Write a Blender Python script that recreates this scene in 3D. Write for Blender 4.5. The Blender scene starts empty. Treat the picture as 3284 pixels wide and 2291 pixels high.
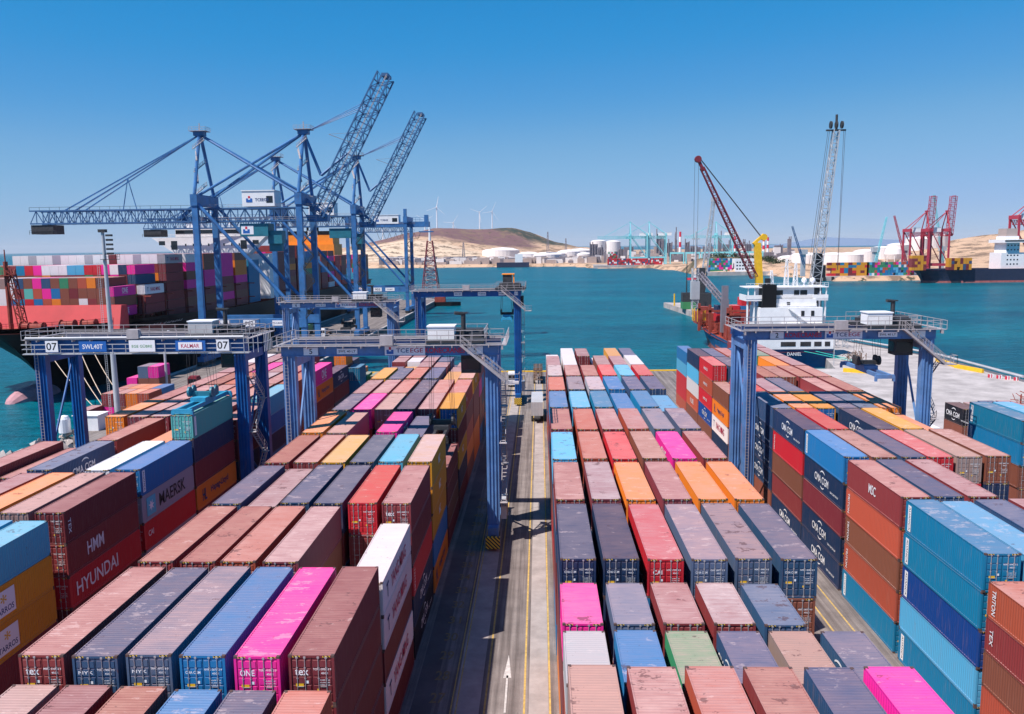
import bpy, math, random
import numpy as np
from mathutils import Vector, Matrix
random.seed(11)
SC = bpy.context.scene
COL = SC.collection
R = math.radians

# ---------------------------------------------------------------- camera
CAMZ = 35.2
FPX, TILT, YAW, ROLL = 2640.0, 0.1334, -0.0345, -0.0125
IW, IH = 3284.0, 2291.0
cam = bpy.data.cameras.new('camera'); camo = bpy.data.objects.new('camera', cam); COL.objects.link(camo)
cam.sensor_width = 36.0; cam.lens = 36.0 * FPX / IW; cam.clip_start = 0.5; cam.clip_end = 60000
def _unyaw(v):
    c, s = math.cos(YAW), math.sin(YAW); return Vector((v[0]*c + v[1]*s, -v[0]*s + v[1]*c, v[2]))
_dn = Vector((0, -math.sin(TILT), -math.cos(TILT))); _ex = Vector((1, 0, 0))
_fw = Vector((0, math.cos(TILT), -math.sin(TILT)))
_rt = math.cos(ROLL)*_ex - math.sin(ROLL)*_dn; _d2 = math.sin(ROLL)*_ex + math.cos(ROLL)*_dn
_r, _u, _b = _unyaw(_rt), _unyaw(-_d2), _unyaw(-_fw)
camo.matrix_world = Matrix(((_r[0], _u[0], _b[0], 0), (_r[1], _u[1], _b[1], 0), (_r[2], _u[2], _b[2], CAMZ), (0, 0, 0, 1)))
SC.camera = camo
def project(P):
    """world points (n,3) -> pixel x, y and depth in a 1024 wide frame"""
    P = np.asarray(P, float); k = 1024.0/IW; Q = P - np.array([0, 0, CAMZ])
    d = Q @ np.array(_unyaw(_fw)); u = Q @ np.array(_r); v = -(Q @ np.array(_u))
    return k*(IW/2 + FPX*u/d), k*(IH/2 + FPX*v/d), d

# ---------------------------------------------------------------- light
SUN_DIR = Vector((0.535, 0.39, -1.0)).normalized()
SUN_EL = math.asin(-SUN_DIR.z); SUN_AZ = math.atan2(-SUN_DIR.x, -SUN_DIR.y)
world = bpy.data.worlds.new('World'); SC.world = world; world.use_nodes = True
wn = world.node_tree; bg = wn.nodes['Background']
sky = wn.nodes.new('ShaderNodeTexSky'); sky.sky_type = 'NISHITA'; sky.sun_disc = False
sky.sun_elevation = SUN_EL; sky.sun_rotation = SUN_AZ
sky.air_density = 1.0; sky.dust_density = 0.0; sky.ozone_density = 10.0; sky.altitude = 2000
_s1 = wn.nodes.new('ShaderNodeVectorMath'); _s1.operation = 'SCALE'; _s1.inputs['Scale'].default_value = 0.1
_cv = wn.nodes.new('ShaderNodeRGBCurve'); _cv.mapping.use_clip = False; _cv.mapping.extend = 'EXTRAPOLATED'
for _i, _pts in enumerate((((0, 0), (.089, .022), (.122, .07), (.205, .215), (.571, .43), (1, .75)), ((0, 0), (.191, .29), (.258, .352), (.397, .48), (.673, .57), (1, .80)), ((0, 0), (.423, .70), (.527, .76), (.68, .80), (1, 1)))):
    _c = _cv.mapping.curves[_i]; _c.points[0].location = _pts[0]; _c.points[1].location = _pts[-1]
    for _p in _pts[1:-1]: _c.points.new(*_p)
_cv.mapping.update()
_s2 = wn.nodes.new('ShaderNodeVectorMath'); _s2.operation = 'SCALE'; _s2.inputs['Scale'].default_value = 10.0
wn.links.new(sky.outputs[0], _s1.inputs[0]); wn.links.new(_s1.outputs[0], _cv.inputs['Color']); wn.links.new(_cv.outputs[0], _s2.inputs[0])
wn.links.new(_s2.outputs[0], bg.inputs[0]); bg.inputs[1].default_value = 0.068
sun = bpy.data.lights.new('sun', 'SUN'); suno = bpy.data.objects.new('sun', sun); COL.objects.link(suno)
sun.energy = 5.0; sun.angle = R(0.53); sun.color = (1.0, 0.93, 0.87)
suno.rotation_euler = SUN_DIR.to_track_quat('-Z', 'Y').to_euler(); suno.location = (-300, -200, 500)
SC.view_settings.view_transform = 'Standard'; SC.view_settings.look = 'None'
SC.view_settings.exposure = 0.42; SC.view_settings.gamma = 1.0
SC.cycles.max_bounces = 6; SC.cycles.use_denoising = True

# ---------------------------------------------------------------- materials
def mat(name, col, rough=0.6, metal=0.0, spec=0.4, vary=0.0, vscale=1.0, bump=0.0, bscale=10.0, rust=0.0):
    m = bpy.data.materials.new(name); m.use_nodes = True; nt = m.node_tree; b = nt.nodes['Principled BSDF']
    b.inputs['Base Color'].default_value = (*col, 1); b.inputs['Roughness'].default_value = rough
    b.inputs['Metallic'].default_value = metal; b.inputs['Specular IOR Level'].default_value = spec
    if vary or bump:
        tc = nt.nodes.new('ShaderNodeTexCoord')
    if vary:
        n = nt.nodes.new('ShaderNodeTexNoise'); n.inputs['Scale'].default_value = vscale; n.inputs['Detail'].default_value = 6
        n.inputs['Roughness'].default_value = 0.65
        nt.links.new(tc.outputs['Object'], n.inputs['Vector'])
        rp = nt.nodes.new('ShaderNodeValToRGB'); e = rp.color_ramp.elements
        e[0].position, e[1].position = 0.3, 0.7
        e[0].color = (*[max(0, c*(1-vary)) for c in col], 1); e[1].color = (*[min(1, c*(1+vary)) for c in col], 1)
        nt.links.new(n.outputs['Fac'], rp.inputs['Fac']); last = rp.outputs['Color']
        if rust:
            mp = nt.nodes.new('ShaderNodeMapping'); mp.inputs['Scale'].default_value = (1.4, 1.4, .28); nt.links.new(tc.outputs['Object'], mp.inputs[0])
            n3 = nt.nodes.new('ShaderNodeTexNoise'); n3.inputs['Scale'].default_value = .9; n3.inputs['Detail'].default_value = 8; n3.inputs['Roughness'].default_value = .75
            nt.links.new(mp.outputs[0], n3.inputs['Vector'])
            mr = nt.nodes.new('ShaderNodeMapRange'); mr.inputs['From Min'].default_value = .55; mr.inputs['From Max'].default_value = .70; mr.inputs['To Max'].default_value = rust
            nt.links.new(n3.outputs['Fac'], mr.inputs['Value'])
            mx = nt.nodes.new('ShaderNodeMix'); mx.data_type = 'RGBA'; nt.links.new(mr.outputs[0], mx.inputs[0]); nt.links.new(last, mx.inputs[6]); mx.inputs[7].default_value = (.16, .09, .07, 1); last = mx.outputs[2]
        nt.links.new(last, b.inputs['Base Color'])
    if bump:
        n2 = nt.nodes.new('ShaderNodeTexNoise'); n2.inputs['Scale'].default_value = bscale; n2.inputs['Detail'].default_value = 4
        nt.links.new(tc.outputs['Object'], n2.inputs['Vector'])
        bp = nt.nodes.new('ShaderNodeBump'); bp.inputs['Strength'].default_value = bump
        nt.links.new(n2.outputs['Fac'], bp.inputs['Height']); nt.links.new(bp.outputs['Normal'], b.inputs['Normal'])
    return m

def paint_material(name, from_attribute=False):
    """weathered container paint: colour and dust amount come from the object (or, for the massed rest, from the mesh)"""
    m = bpy.data.materials.new(name); m.use_nodes = True; nt = m.node_tree; N, Lk = nt.nodes, nt.links
    b = N['Principled BSDF']; b.inputs['Roughness'].default_value = 0.55; b.inputs['Specular IOR Level'].default_value = 0.35
    tc = N.new('ShaderNodeTexCoord'); geo = N.new('ShaderNodeNewGeometry')
    if from_attribute:
        src = N.new('ShaderNodeAttribute'); src.attribute_name = 'paint'; co, al = src.outputs['Color'], src.outputs['Alpha']
        vec = tc.outputs['Object']
    else:
        src = N.new('ShaderNodeObjectInfo'); co, al = src.outputs['Color'], src.outputs['Alpha']
        mul = N.new('ShaderNodeMath'); mul.operation = 'MULTIPLY'; mul.inputs[1].default_value = 97.0
        Lk.new(src.outputs['Random'], mul.inputs[0])
        add = N.new('ShaderNodeVectorMath'); add.operation = 'ADD'
        Lk.new(tc.outputs['Object'], add.inputs[0]); Lk.new(mul.outputs[0], add.inputs[1]); vec = add.outputs[0]
    def noise(sc, detail, sx=1, sy=1, sz=1, rough=.6):
        mp = N.new('ShaderNodeMapping'); mp.inputs['Scale'].default_value = (sx, sy, sz); Lk.new(vec, mp.inputs['Vector'])
        n = N.new('ShaderNodeTexNoise'); n.inputs['Scale'].default_value = sc; n.inputs['Detail'].default_value = detail
        n.inputs['Roughness'].default_value = rough; Lk.new(mp.outputs[0], n.inputs['Vector']); return n.outputs['Fac']
    def ramp(fac, lo, hi):
        r = N.new('ShaderNodeMapRange'); r.interpolation_type = 'SMOOTHSTEP'
        r.inputs['From Min'].default_value = lo; r.inputs['From Max'].default_value = hi; Lk.new(fac, r.inputs['Value']); return r.outputs[0]
    def math2(op, a, c):
        q = N.new('ShaderNodeMath'); q.operation = op
        for i, t in enumerate((a, c)):
            if isinstance(t, (int, float)): q.inputs[i].default_value = t
            else: Lk.new(t, q.inputs[i])
        return q.outputs[0]
    def mix(f, a, c):
        q = N.new('ShaderNodeMix'); q.data_type = 'RGBA'
        Lk.new(f, q.inputs[0]) if not isinstance(f, float) else setattr(q.inputs[0], 'default_value', f)
        for i, t in ((6, a), (7, c)):
            if isinstance(t, tuple): q.inputs[i].default_value = (*t, 1)
            else: Lk.new(t, q.inputs[i])
        return q.outputs[2]
    sep = N.new('ShaderNodeSeparateXYZ'); Lk.new(geo.outputs['Normal'], sep.inputs[0])
    roof = ramp(sep.outputs['Z'], 0.35, 0.7)
    streak = noise(1.3, 5, 0.5, 3.2, 1)            # washed bands running across the roof ribs
    blotch = noise(0.45, 5)
    dustf = math2('MULTIPLY', al, math2('ADD', -0.15, math2('MULTIPLY', math2('ADD', streak, blotch), 1.12)))
    if from_attribute: dustc = (0.53, 0.34, 0.325)
    else:
        dr = N.new('ShaderNodeValToRGB'); e = dr.color_ramp.elements
        e[0].position, e[0].color = 0.0, (0.42, 0.21, 0.155, 1); e[1].position, e[1].color = 1.0, (0.46, 0.39, 0.40, 1)
        e.new(.35).color = (0.53, 0.30, 0.265, 1); e.new(.7).color = (0.54, 0.325, 0.30, 1); Lk.new(src.outputs['Random'], dr.inputs['Fac']); dustc = dr.outputs[0]
    dusty = mix(dustf, co, dustc)
    if from_attribute: wear = 0.0
    else: wear = math2('MULTIPLY', math2('SUBTRACT', math2('FRACT', math2('MULTIPLY', src.outputs['Random'], 57.0), 0.0), 0.5), 0.10)
    pale = ramp(math2('ADD', noise(1.1, 6, .6, 1.2, 1, .7), wear), 0.60, 0.65)      # scraped, faded patches
    dusty = mix(math2('MULTIPLY', pale, 0.26), dusty, (0.70, 0.52, 0.49))
    stain = ramp(math2('SUBTRACT', noise(0.8, 6, .8, 1.1, 1, .72), wear), 0.63, 0.655)    # dark rust stains
    dusty = mix(math2('MULTIPLY', stain, 0.62), dusty, (0.085, 0.035, 0.035))
    speck = ramp(noise(5.0, 3, 1, 1, 1), 0.68, 0.71)
    dusty = mix(math2('MULTIPLY', speck, 0.5), dusty, (0.10, 0.05, 0.05))
    run = noise(2.2, 5, 1, 3.0, 0.25)              # vertical run marks on the walls
    side = mix(math2('MULTIPLY', ramp(run, 0.5, 0.8), 0.22), co, (0.32, 0.17, 0.14))
    rust = ramp(noise(1.7, 6, 1, 1, .5, .75), 0.64, 0.70)
    side = mix(math2('MULTIPLY', rust, 0.55), side, (0.12, 0.045, 0.03))
    Lk.new(mix(roof, side, dusty), b.inputs['Base Color'])
    return m

def stripes_material(name, ca, cb, scale, axis=(1, 1, 1)):
    m = bpy.data.materials.new(name); m.use_nodes = True; nt = m.node_tree; N, Lk = nt.nodes, nt.links
    b = N['Principled BSDF']; tc = N.new('ShaderNodeTexCoord')
    d = N.new('ShaderNodeVectorMath'); d.operation = 'DOT_PRODUCT'; d.inputs[1].default_value = axis
    Lk.new(tc.outputs['Object'], d.inputs[0])
    q = N.new('ShaderNodeMath'); q.operation = 'MULTIPLY'; q.inputs[1].default_value = scale; Lk.new(d.outputs['Value'], q.inputs[0])
    f = N.new('ShaderNodeMath'); f.operation = 'FRACT'; Lk.new(q.outputs[0], f.inputs[0])
    g = N.new('ShaderNodeMath'); g.operation = 'GREATER_THAN'; g.inputs[1].default_value = 0.5; Lk.new(f.outputs[0], g.inputs[0])
    x = N.new('ShaderNodeMix'); x.data_type = 'RGBA'; x.inputs[6].default_value = (*ca, 1); x.inputs[7].default_value = (*cb, 1)
    Lk.new(g.outputs[0], x.inputs[0]); Lk.new(x.outputs[2], b.inputs['Base Color']); b.inputs['Roughness'].default_value = .6
    return m

M = {}
M['paint'] = paint_material('container_paint')
M['paint_rest'] = paint_material('container_paint_massed', True)
M['casting'] = mat('corner_casting_steel', (0.10, 0.06, 0.055), .7, 0, .3)
M['galv'] = mat('galvanised_steel', (0.42, 0.40, 0.42), .45, .3, .5)
M['gasket'] = mat('black_gasket', (0.02, 0.02, 0.022), .8)
M['hazard'] = stripes_material('hazard_stripes', (0.02, 0.02, 0.02), (0.75, 0.48, 0.03), 5.0, (1, 0, 1))
M['hazard_big'] = stripes_material('hazard_stripes_wide', (0.02, 0.02, 0.02), (0.8, 0.5, 0.04), 2.2, (1, 0, 1))
M['white'] = mat('white_paint', (0.80, 0.79, 0.80), .5, 0, .4, .08, .6)
M['signwhite'] = mat('sign_white', (0.82, 0.81, 0.84), .5)
M['black'] = mat('black_paint', (0.012, 0.012, 0.016), .45, 0, .5)
M['blue'] = mat('crane_blue', (0.040, 0.15, 0.36), .45, 0, .4, .3, .35, rust=.55)
M['blue2'] = mat('gantry_blue', (0.105, 0.22, 0.45), .5, 0, .4, .25, .4, rust=.55)
M['bluedeep'] = mat('straddle_blue', (0.006, 0.095, 0.32), .45, 0, .4, .25, .4, rust=.5)
M['lattice'] = mat('lattice_blue', (0.045, 0.12, 0.26), .5, 0, .4, .2, .3)
M['teal'] = mat('spreader_teal', (0.03, 0.28, 0.46), .5, 0, .4, .25, .8)
M['tealdark'] = mat('cabin_teal', (0.02, 0.16, 0.22), .5, 0, .4, .2, .5)
M['grey'] = mat('walkway_grey', (0.40, 0.36, 0.37), .6, .1, .4, .2, .8)
M['dkgrey'] = mat('dark_machinery', (0.045, 0.045, 0.05), .6, .2, .4, .4, 1.5)
M['steel'] = mat('rope_steel', (0.07, 0.065, 0.07), .6)
M['red'] = mat('sign_red', (0.62, 0.025, 0.06), .5)
M['signblue'] = mat('sign_blue', (0.02, 0.12, 0.42), .5)
M['signgreen'] = mat('sign_green', (0.10, 0.30, 0.10), .5)
M['txtwhite'] = mat('lettering_white', (0.82, 0.80, 0.82), .6)
M['txtdark'] = mat('lettering_dark', (0.02, 0.02, 0.025), .6)
M['txtnavy'] = mat('lettering_navy', (0.015, 0.04, 0.16), .6)
M['txtred'] = mat('lettering_red', (0.50, 0.02, 0.08), .6)
M['txtgold'] = mat('lettering_gold', (0.75, 0.45, 0.06), .6)
M['cyanlogo'] = mat('lettering_cyan', (0.10, 0.48, 0.62), .6)
M['yellow'] = mat('yellow_paint', (0.80, 0.46, 0.02), .5, 0, .4, .15, 1)
M['orange'] = mat('orange_paint', (0.85, 0.26, 0.02), .5, 0, .4, .12, .3)
M['darkred'] = mat('dark_red_paint', (0.20, 0.022, 0.035), .55, 0, .4, .3, .5)
M['shipred'] = mat('ship_deck_red', (0.50, 0.040, 0.045), .55, 0, .35, .14, .15)
M['rustred'] = mat('rusty_red_steel', (0.27, 0.05, 0.035), .65, 0, .3, .35, .5)
M['hullblack'] = mat('hull_black', (0.006, 0.006, 0.008), .55, 0, .25, .2, .1)
M['hullblue'] = mat('hull_blue', (0.012, 0.10, 0.25), .5, 0, .35, .3, .3)
M['hullnavy'] = mat('hull_navy', (0.022, 0.030, 0.065), .5, 0, .35, .2, .05)
M['bootred'] = mat('boot_topping_red', (0.42, 0.12, 0.11), .7, 0, .3, .35, .5)
M['bulb'] = mat('bulb_faded_pink', (0.42, 0.22, 0.25), .7, 0, .3, .25, .4)
M['glass'] = mat('dark_glass', (0.012, 0.016, 0.022), .12, 0, .6)
M['concrete'] = mat('pier_concrete', (0.40, 0.36, 0.35), .9, 0, .2, .32, .16)
M['concrete2'] = mat('pale_concrete', (0.40, 0.36, 0.35), .9, 0, .3, .2, .25)
M['rock'] = mat('riprap_rock', (0.38, 0.33, 0.31), .95, 0, .2, .4, .3, .5, 1)
M['rubber'] = mat('tyre_rubber', (0.022, 0.021, 0.023), .8)
M['silver'] = mat('mast_galvanised', (0.50, 0.50, 0.52), .5, .2, .5, .12, .3)
M['rope'] = mat('mooring_rope', (0.62, 0.48, 0.36), .9)
M['ropegreen'] = mat('green_rope', (0.03, 0.50, 0.42), .9)
M['redcrane'] = mat('far_crane_red', (0.42, 0.035, 0.065), .55)
M['cyancrane'] = mat('far_crane_cyan', (0.22, 0.62, 0.68), .55)
M['tan'] = mat('pale_building', (0.42, 0.33, 0.30), .8, 0, .3, .15, .05)
M['tankwhite'] = mat('tank_white', (0.78, 0.72, 0.70), .6, 0, .3, .06, .05)
M['fargrey'] = mat('refinery_steel', (0.20, 0.18, 0.21), .6, .1, .4, .3, .1)
M['leaf'] = mat('scrub_leaf', (0.035, 0.055, 0.025), .9, 0, .2, .4, .5)
M['greenpaint'] = mat('green_machine_paint', (0.05, 0.22, 0.08), .5)
M['brownsteel'] = mat('trailer_brown', (0.20, 0.12, 0.085), .7, .1, .3, .3, 1)

# ---------------------------------------------------------------- mesh builder
ORG = {}
class MB:
    def __init__(s): s.v = []; s.f = []; s.m = []
    def add(s, vs, fs, mi=0):
        o = len(s.v); s.v += [tuple(p) for p in vs]; s.f += [tuple(i+o for i in f) for f in fs]; s.m += [mi]*len(fs); return s
    BF = [(0, 3, 2, 1), (4, 5, 6, 7), (0, 1, 5, 4), (1, 2, 6, 5), (2, 3, 7, 6), (3, 0, 4, 7)]
    def bx(s, x0, x1, y0, y1, z0, z1, mi=0):
        return s.add([(x0, y0, z0), (x1, y0, z0), (x1, y1, z0), (x0, y1, z0), (x0, y0, z1), (x1, y0, z1), (x1, y1, z1), (x0, y1, z1)], MB.BF, mi)
    def beam(s, a, b, w, h=None, mi=0, w2=None, h2=None):
        a, b = Vector(a), Vector(b); h = w if h is None else h; w2 = w if w2 is None else w2; h2 = h if h2 is None else h2
        d = (b-a).normalized(); up = Vector((0, 0, 1)) if abs(d.z) < .95 else Vector((0, 1, 0))
        x = d.cross(up).normalized(); y = x.cross(d).normalized()
        vs = [a-x*w/2-y*h/2, a+x*w/2-y*h/2, a+x*w/2+y*h/2, a-x*w/2+y*h/2, b-x*w2/2-y*h2/2, b+x*w2/2-y*h2/2, b+x*w2/2+y*h2/2, b-x*w2/2+y*h2/2]
        return s.add(vs, [(3, 2, 1, 0), (4, 5, 6, 7), (0, 1, 5, 4), (1, 2, 6, 5), (2, 3, 7, 6), (3, 0, 4, 7)], mi)
    def tube(s, a, b, r, n=6, mi=0, r2=None):
        a, b = Vector(a), Vector(b); r2 = r if r2 is None else r2
        d = (b-a).normalized(); up = Vector((0, 0, 1)) if abs(d.z) < .95 else Vector((0, 1, 0))
        x = d.cross(up).normalized(); y = x.cross(d).normalized(); vs = []
        for p, q in ((a, r), (b, r2)):
            for i in range(n):
                t = 2*math.pi*i/n; vs.append(p + x*q*math.cos(t) + y*q*math.sin(t))
        fs = [(i, (i+1) % n, n+(i+1) % n, n+i) for i in range(n)] + [tuple(range(n-1, -1, -1)), tuple(range(n, 2*n))]
        return s.add(vs, fs, mi)
    def lathe(s, c, prof, n=20, mi=0):
        vs = []; k = len(prof)
        for r, z in prof:
            for i in range(n):
                t = 2*math.pi*i/n; vs.append((c[0]+r*math.cos(t), c[1]+r*math.sin(t), c[2]+z))
        fs = [(j*n+i, j*n+(i+1) % n, (j+1)*n+(i+1) % n, (j+1)*n+i) for j in range(k-1) for i in range(n)]
        fs += [tuple(range((k-1)*n, k*n)), tuple(range(n-1, -1, -1))]
        return s.add(vs, fs, mi)
    def prism(s, poly, z0, z1, mi=0):
        n = len(poly); vs = [(p[0], p[1], z0) for p in poly] + [(p[0], p[1], z1) for p in poly]
        return s.add(vs, [tuple(range(n-1, -1, -1)), tuple(range(n, 2*n))] + [(i, (i+1) % n, n+(i+1) % n, n+i) for i in range(n)], mi)
    def quad(s, a, b, c, d, mi=0): return s.add([a, b, c, d], [(0, 1, 2, 3)], mi)
    def lattice(s, a, b, w, h, n, ch=.4, br=.2, mi=0, w2=None, h2=None):
        """box truss from a to b: four chords, zig-zag braces on all sides"""
        a, b = Vector(a), Vector(b); w2 = w if w2 is None else w2; h2 = h if h2 is None else h2
        d = (b-a).normalized(); up = Vector((0, 0, 1)) if abs(d.z) < .9 else Vector((0, 1, 0))
        if abs(d.z) >= .9: x = Vector((1, 0, 0)); x = (x-d*x.dot(d)).normalized()
        else: x = d.cross(up).normalized()
        y = x.cross(d).normalized()
        def pt(i, cx, cy):
            t = i/n; return a.lerp(b, t) + x*cx*(w+(w2-w)*t)/2 + y*cy*(h+(h2-h)*t)/2
        cs = [(-1, -1), (1, -1), (1, 1), (-1, 1)]
        for c in cs: s.beam(pt(0, *c), pt(n, *c), ch, ch, mi)
        for i in range(n):
            for k in range(4):
                p, q = cs[k], cs[(k+1) % 4]
                if (i+k) % 2: p, q = q, p
                s.beam(pt(i, *p), pt(i+1, *q), br, br, mi)
                s.beam(pt(i, *cs[k]), pt(i, *cs[(k+1) % 4]), br, br, mi)
        return s
    def rail(s, pts, h=1.1, step=2.0, r=.05, mi=0, mid=True):
        for p, q in zip(pts[:-1], pts[1:]):
            p, q = Vector(p), Vector(q); u = Vector((0, 0, h)); n = max(1, int((q-p).length/step))
            s.beam(p+u, q+u, r*1.3, r*1.3, mi)
            if mid: s.beam(p+u*.5, q+u*.5, r, r, mi)
            for i in range(n+1):
                c = p.lerp(q, i/n); s.beam(c, c+u, r, r, mi)
        return s
    def loft(s, rings, mi=0, cap=True, close=False):
        n = len(rings[0]); vs = [p for r in rings for p in r]; fs = []
        for j in range(len(rings)-1):
            for i in range(n if close else n-1):
                k = (i+1) % n; fs.append((j*n+i, j*n+k, (j+1)*n+k, (j+1)*n+i))
        if cap: fs += [tuple(range(n-1, -1, -1)), tuple(range((len(rings)-1)*n, len(rings)*n))]
        return s.add(vs, fs, mi)
    def mesh(s, name, mats, org=(0, 0, 0)):
        me = bpy.data.meshes.new(name); o = Vector(org)
        me.from_pydata([(p[0]-o[0], p[1]-o[1], p[2]-o[2]) for p in s.v], [], s.f)
        for mm in mats: me.materials.append(M[mm] if isinstance(mm, str) else mm)
        if len(mats) > 1: me.polygons.foreach_set('material_index', s.m)
        me.update(); return me
    def build(s, name, mats, parent=None, origin=None):
        mats = mats if isinstance(mats, (list, tuple)) else [mats]
        org = Vector(ORG[parent]) if parent else Vector(origin or (0, 0, 0))
        ob = bpy.data.objects.new(name, s.mesh(name, mats, org)); COL.objects.link(ob)
        if parent: ob.parent = parent
        else: ob.location = org
        ORG[ob] = org; return ob

def tag(o, label=None, cat=None, group=None, kind=None):
    if label: o['label'] = label
    if cat: o['category'] = cat
    if group: o['group'] = group
    if kind: o['kind'] = kind
    return o
def thing(name, label, cat, loc=(0, 0, 0), group=None):
    o = bpy.data.objects.new(name, None); o.empty_display_size = .5; COL.objects.link(o); o.location = loc; ORG[o] = Vector(loc)
    return tag(o, label, cat, group)
def copy_tree(o, parent=None):
    c = o.copy(); COL.objects.link(c); c.parent = parent; ORG[c] = ORG[o]
    for ch in list(o.children): copy_tree(ch, c)
    return c

_TXT = {}
def text_mesh(s):
    if s not in _TXT:
        cu = bpy.data.curves.new('lettering', 'FONT'); cu.body = s; cu.resolution_u = 3; cu.size = 1
        cu.align_x = 'CENTER'; cu.align_y = 'CENTER'; cu.offset = 0.012
        t = bpy.data.objects.new('lettering', cu); COL.objects.link(t)
        dg = bpy.context.evaluated_depsgraph_get(); dg.update()
        me = bpy.data.meshes.new_from_object(t.evaluated_get(dg)); bpy.data.objects.remove(t); bpy.data.curves.remove(cu)
        co = np.empty(len(me.vertices)*3); me.vertices.foreach_get('co', co); co = co.reshape(-1, 3)
        lo, hi = co.min(0), co.max(0); c = (lo+hi)/2; sz = hi-lo
        co[:, 0] = (co[:, 0]-c[0])/sz[1]; co[:, 1] = (co[:, 1]-c[1])/sz[1]; co[:, 2] = 0
        me.vertices.foreach_set('co', co.ravel()); me.update(); me.materials.clear()
        _TXT[s] = (me, sz[0]/sz[1])
    return _TXT[s]
_TXM = {}
def letters(s, m, parent, pos, right, up, h, w=None, name='lettering', local=False, shear=0.0):
    """flat painted lettering: centred on pos, reading along right"""
    me, asp = text_mesh(s)
    if (s, m) not in _TXM:
        k = me.copy(); k.materials.append(M[m]); _TXM[(s, m)] = k
    o = bpy.data.objects.new(name, _TXM[(s, m)]); COL.objects.link(o); o.parent = parent
    p = Vector(pos) if local else Vector(pos) - ORG[parent]
    r = Vector(right).normalized(); u = Vector(up).normalized(); n = r.cross(u)
    sx = h if w is None else w/asp
    rx, uy = r*sx, u*h + r*h*shear
    o.matrix_local = Matrix(((rx[0], uy[0], n[0], p[0]), (rx[1], uy[1], n[1], p[1]), (rx[2], uy[2], n[2], p[2]), (0, 0, 0, 1)))
    ORG[o] = Vector(p) if local else Vector(pos); return o

# ---------------------------------------------------------------- the setting
def node_mat(name): 
    m = bpy.data.materials.new(name); m.use_nodes = True; return m, m.node_tree, m.node_tree.nodes['Principled BSDF']
def asphalt():
    m, nt, b = node_mat('yard_asphalt'); N, Lk = nt.nodes, nt.links
    tc = N.new('ShaderNodeTexCoord')
    def noise(sc, s=(1, 1, 1), det=6, rough=.65):
        mp = N.new('ShaderNodeMapping'); mp.inputs['Scale'].default_value = s; Lk.new(tc.outputs['Object'], mp.inputs[0])
        n = N.new('ShaderNodeTexNoise'); n.inputs['Scale'].default_value = sc; n.inputs['Detail'].default_value = det; n.inputs['Roughness'].default_value = rough
        Lk.new(mp.outputs[0], n.inputs['Vector']); return n.outputs['Fac']
    r = N.new('ShaderNodeValToRGB'); e = r.color_ramp.elements
    e[0].position, e[0].color = .3, (.20, .168, .158, 1); e[1].position, e[1].color = .72, (.33, .28, .26, 1)
    Lk.new(noise(.35), r.inputs['Fac'])
    x = N.new('ShaderNodeMix'); x.data_type = 'RGBA'; x.blend_type = 'MULTIPLY'; x.inputs[0].default_value = 1
    r2 = N.new('ShaderNodeValToRGB'); e = r2.color_ramp.elements
    e[0].position, e[0].color = .40, (.50, .48, .48, 1); e[1].position, e[1].color = .60, (1, 1, 1, 1)
    Lk.new(noise(1.0, (1.6, .03, 1), 5), r2.inputs['Fac'])          # tyre tracks run along the lane
    Lk.new(r.outputs[0], x.inputs[6]); Lk.new(r2.outputs[0], x.inputs[7])
    g = N.new('ShaderNodeMix'); g.data_type = 'RGBA'; g.blend_type = 'MULTIPLY'; g.inputs[0].default_value = .5
    r3 = N.new('ShaderNodeValToRGB'); e = r3.color_ramp.elements
    e[0].position, e[0].color = .35, (.5, .5, .5, 1); e[1].position, e[1].color = .65, (1, 1, 1, 1)
    Lk.new(noise(9, det=3), r3.inputs['Fac']); Lk.new(x.outputs[2], g.inputs[6]); Lk.new(r3.outputs[0], g.inputs[7])
    Lk.new(g.outputs[2], b.inputs['Base Color']); b.inputs['Roughness'].default_value = .9
    return m
M['asphalt'] = asphalt()
M['bayink'] = mat('faded_bay_number', (0.24, 0.17, 0.085), .9, 0, .2, .3, 2)
M['strip_dark'] = mat('lane_strip_dark', (0.115, 0.10, 0.102), .9, 0, .3, .3, .25)
M['asphalt_pale'] = mat('runway_strip_pale', (0.34, 0.295, 0.28), .9, 0, .3, .22, .5)
M['roadyellow'] = mat('worn_yellow_line', (0.50, 0.33, 0.10), .8, 0, .3, .35, 2.5)
M['roadwhite'] = mat('worn_white_line', (0.52, 0.48, 0.46), .8, 0, .3, .3, 3)

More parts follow.
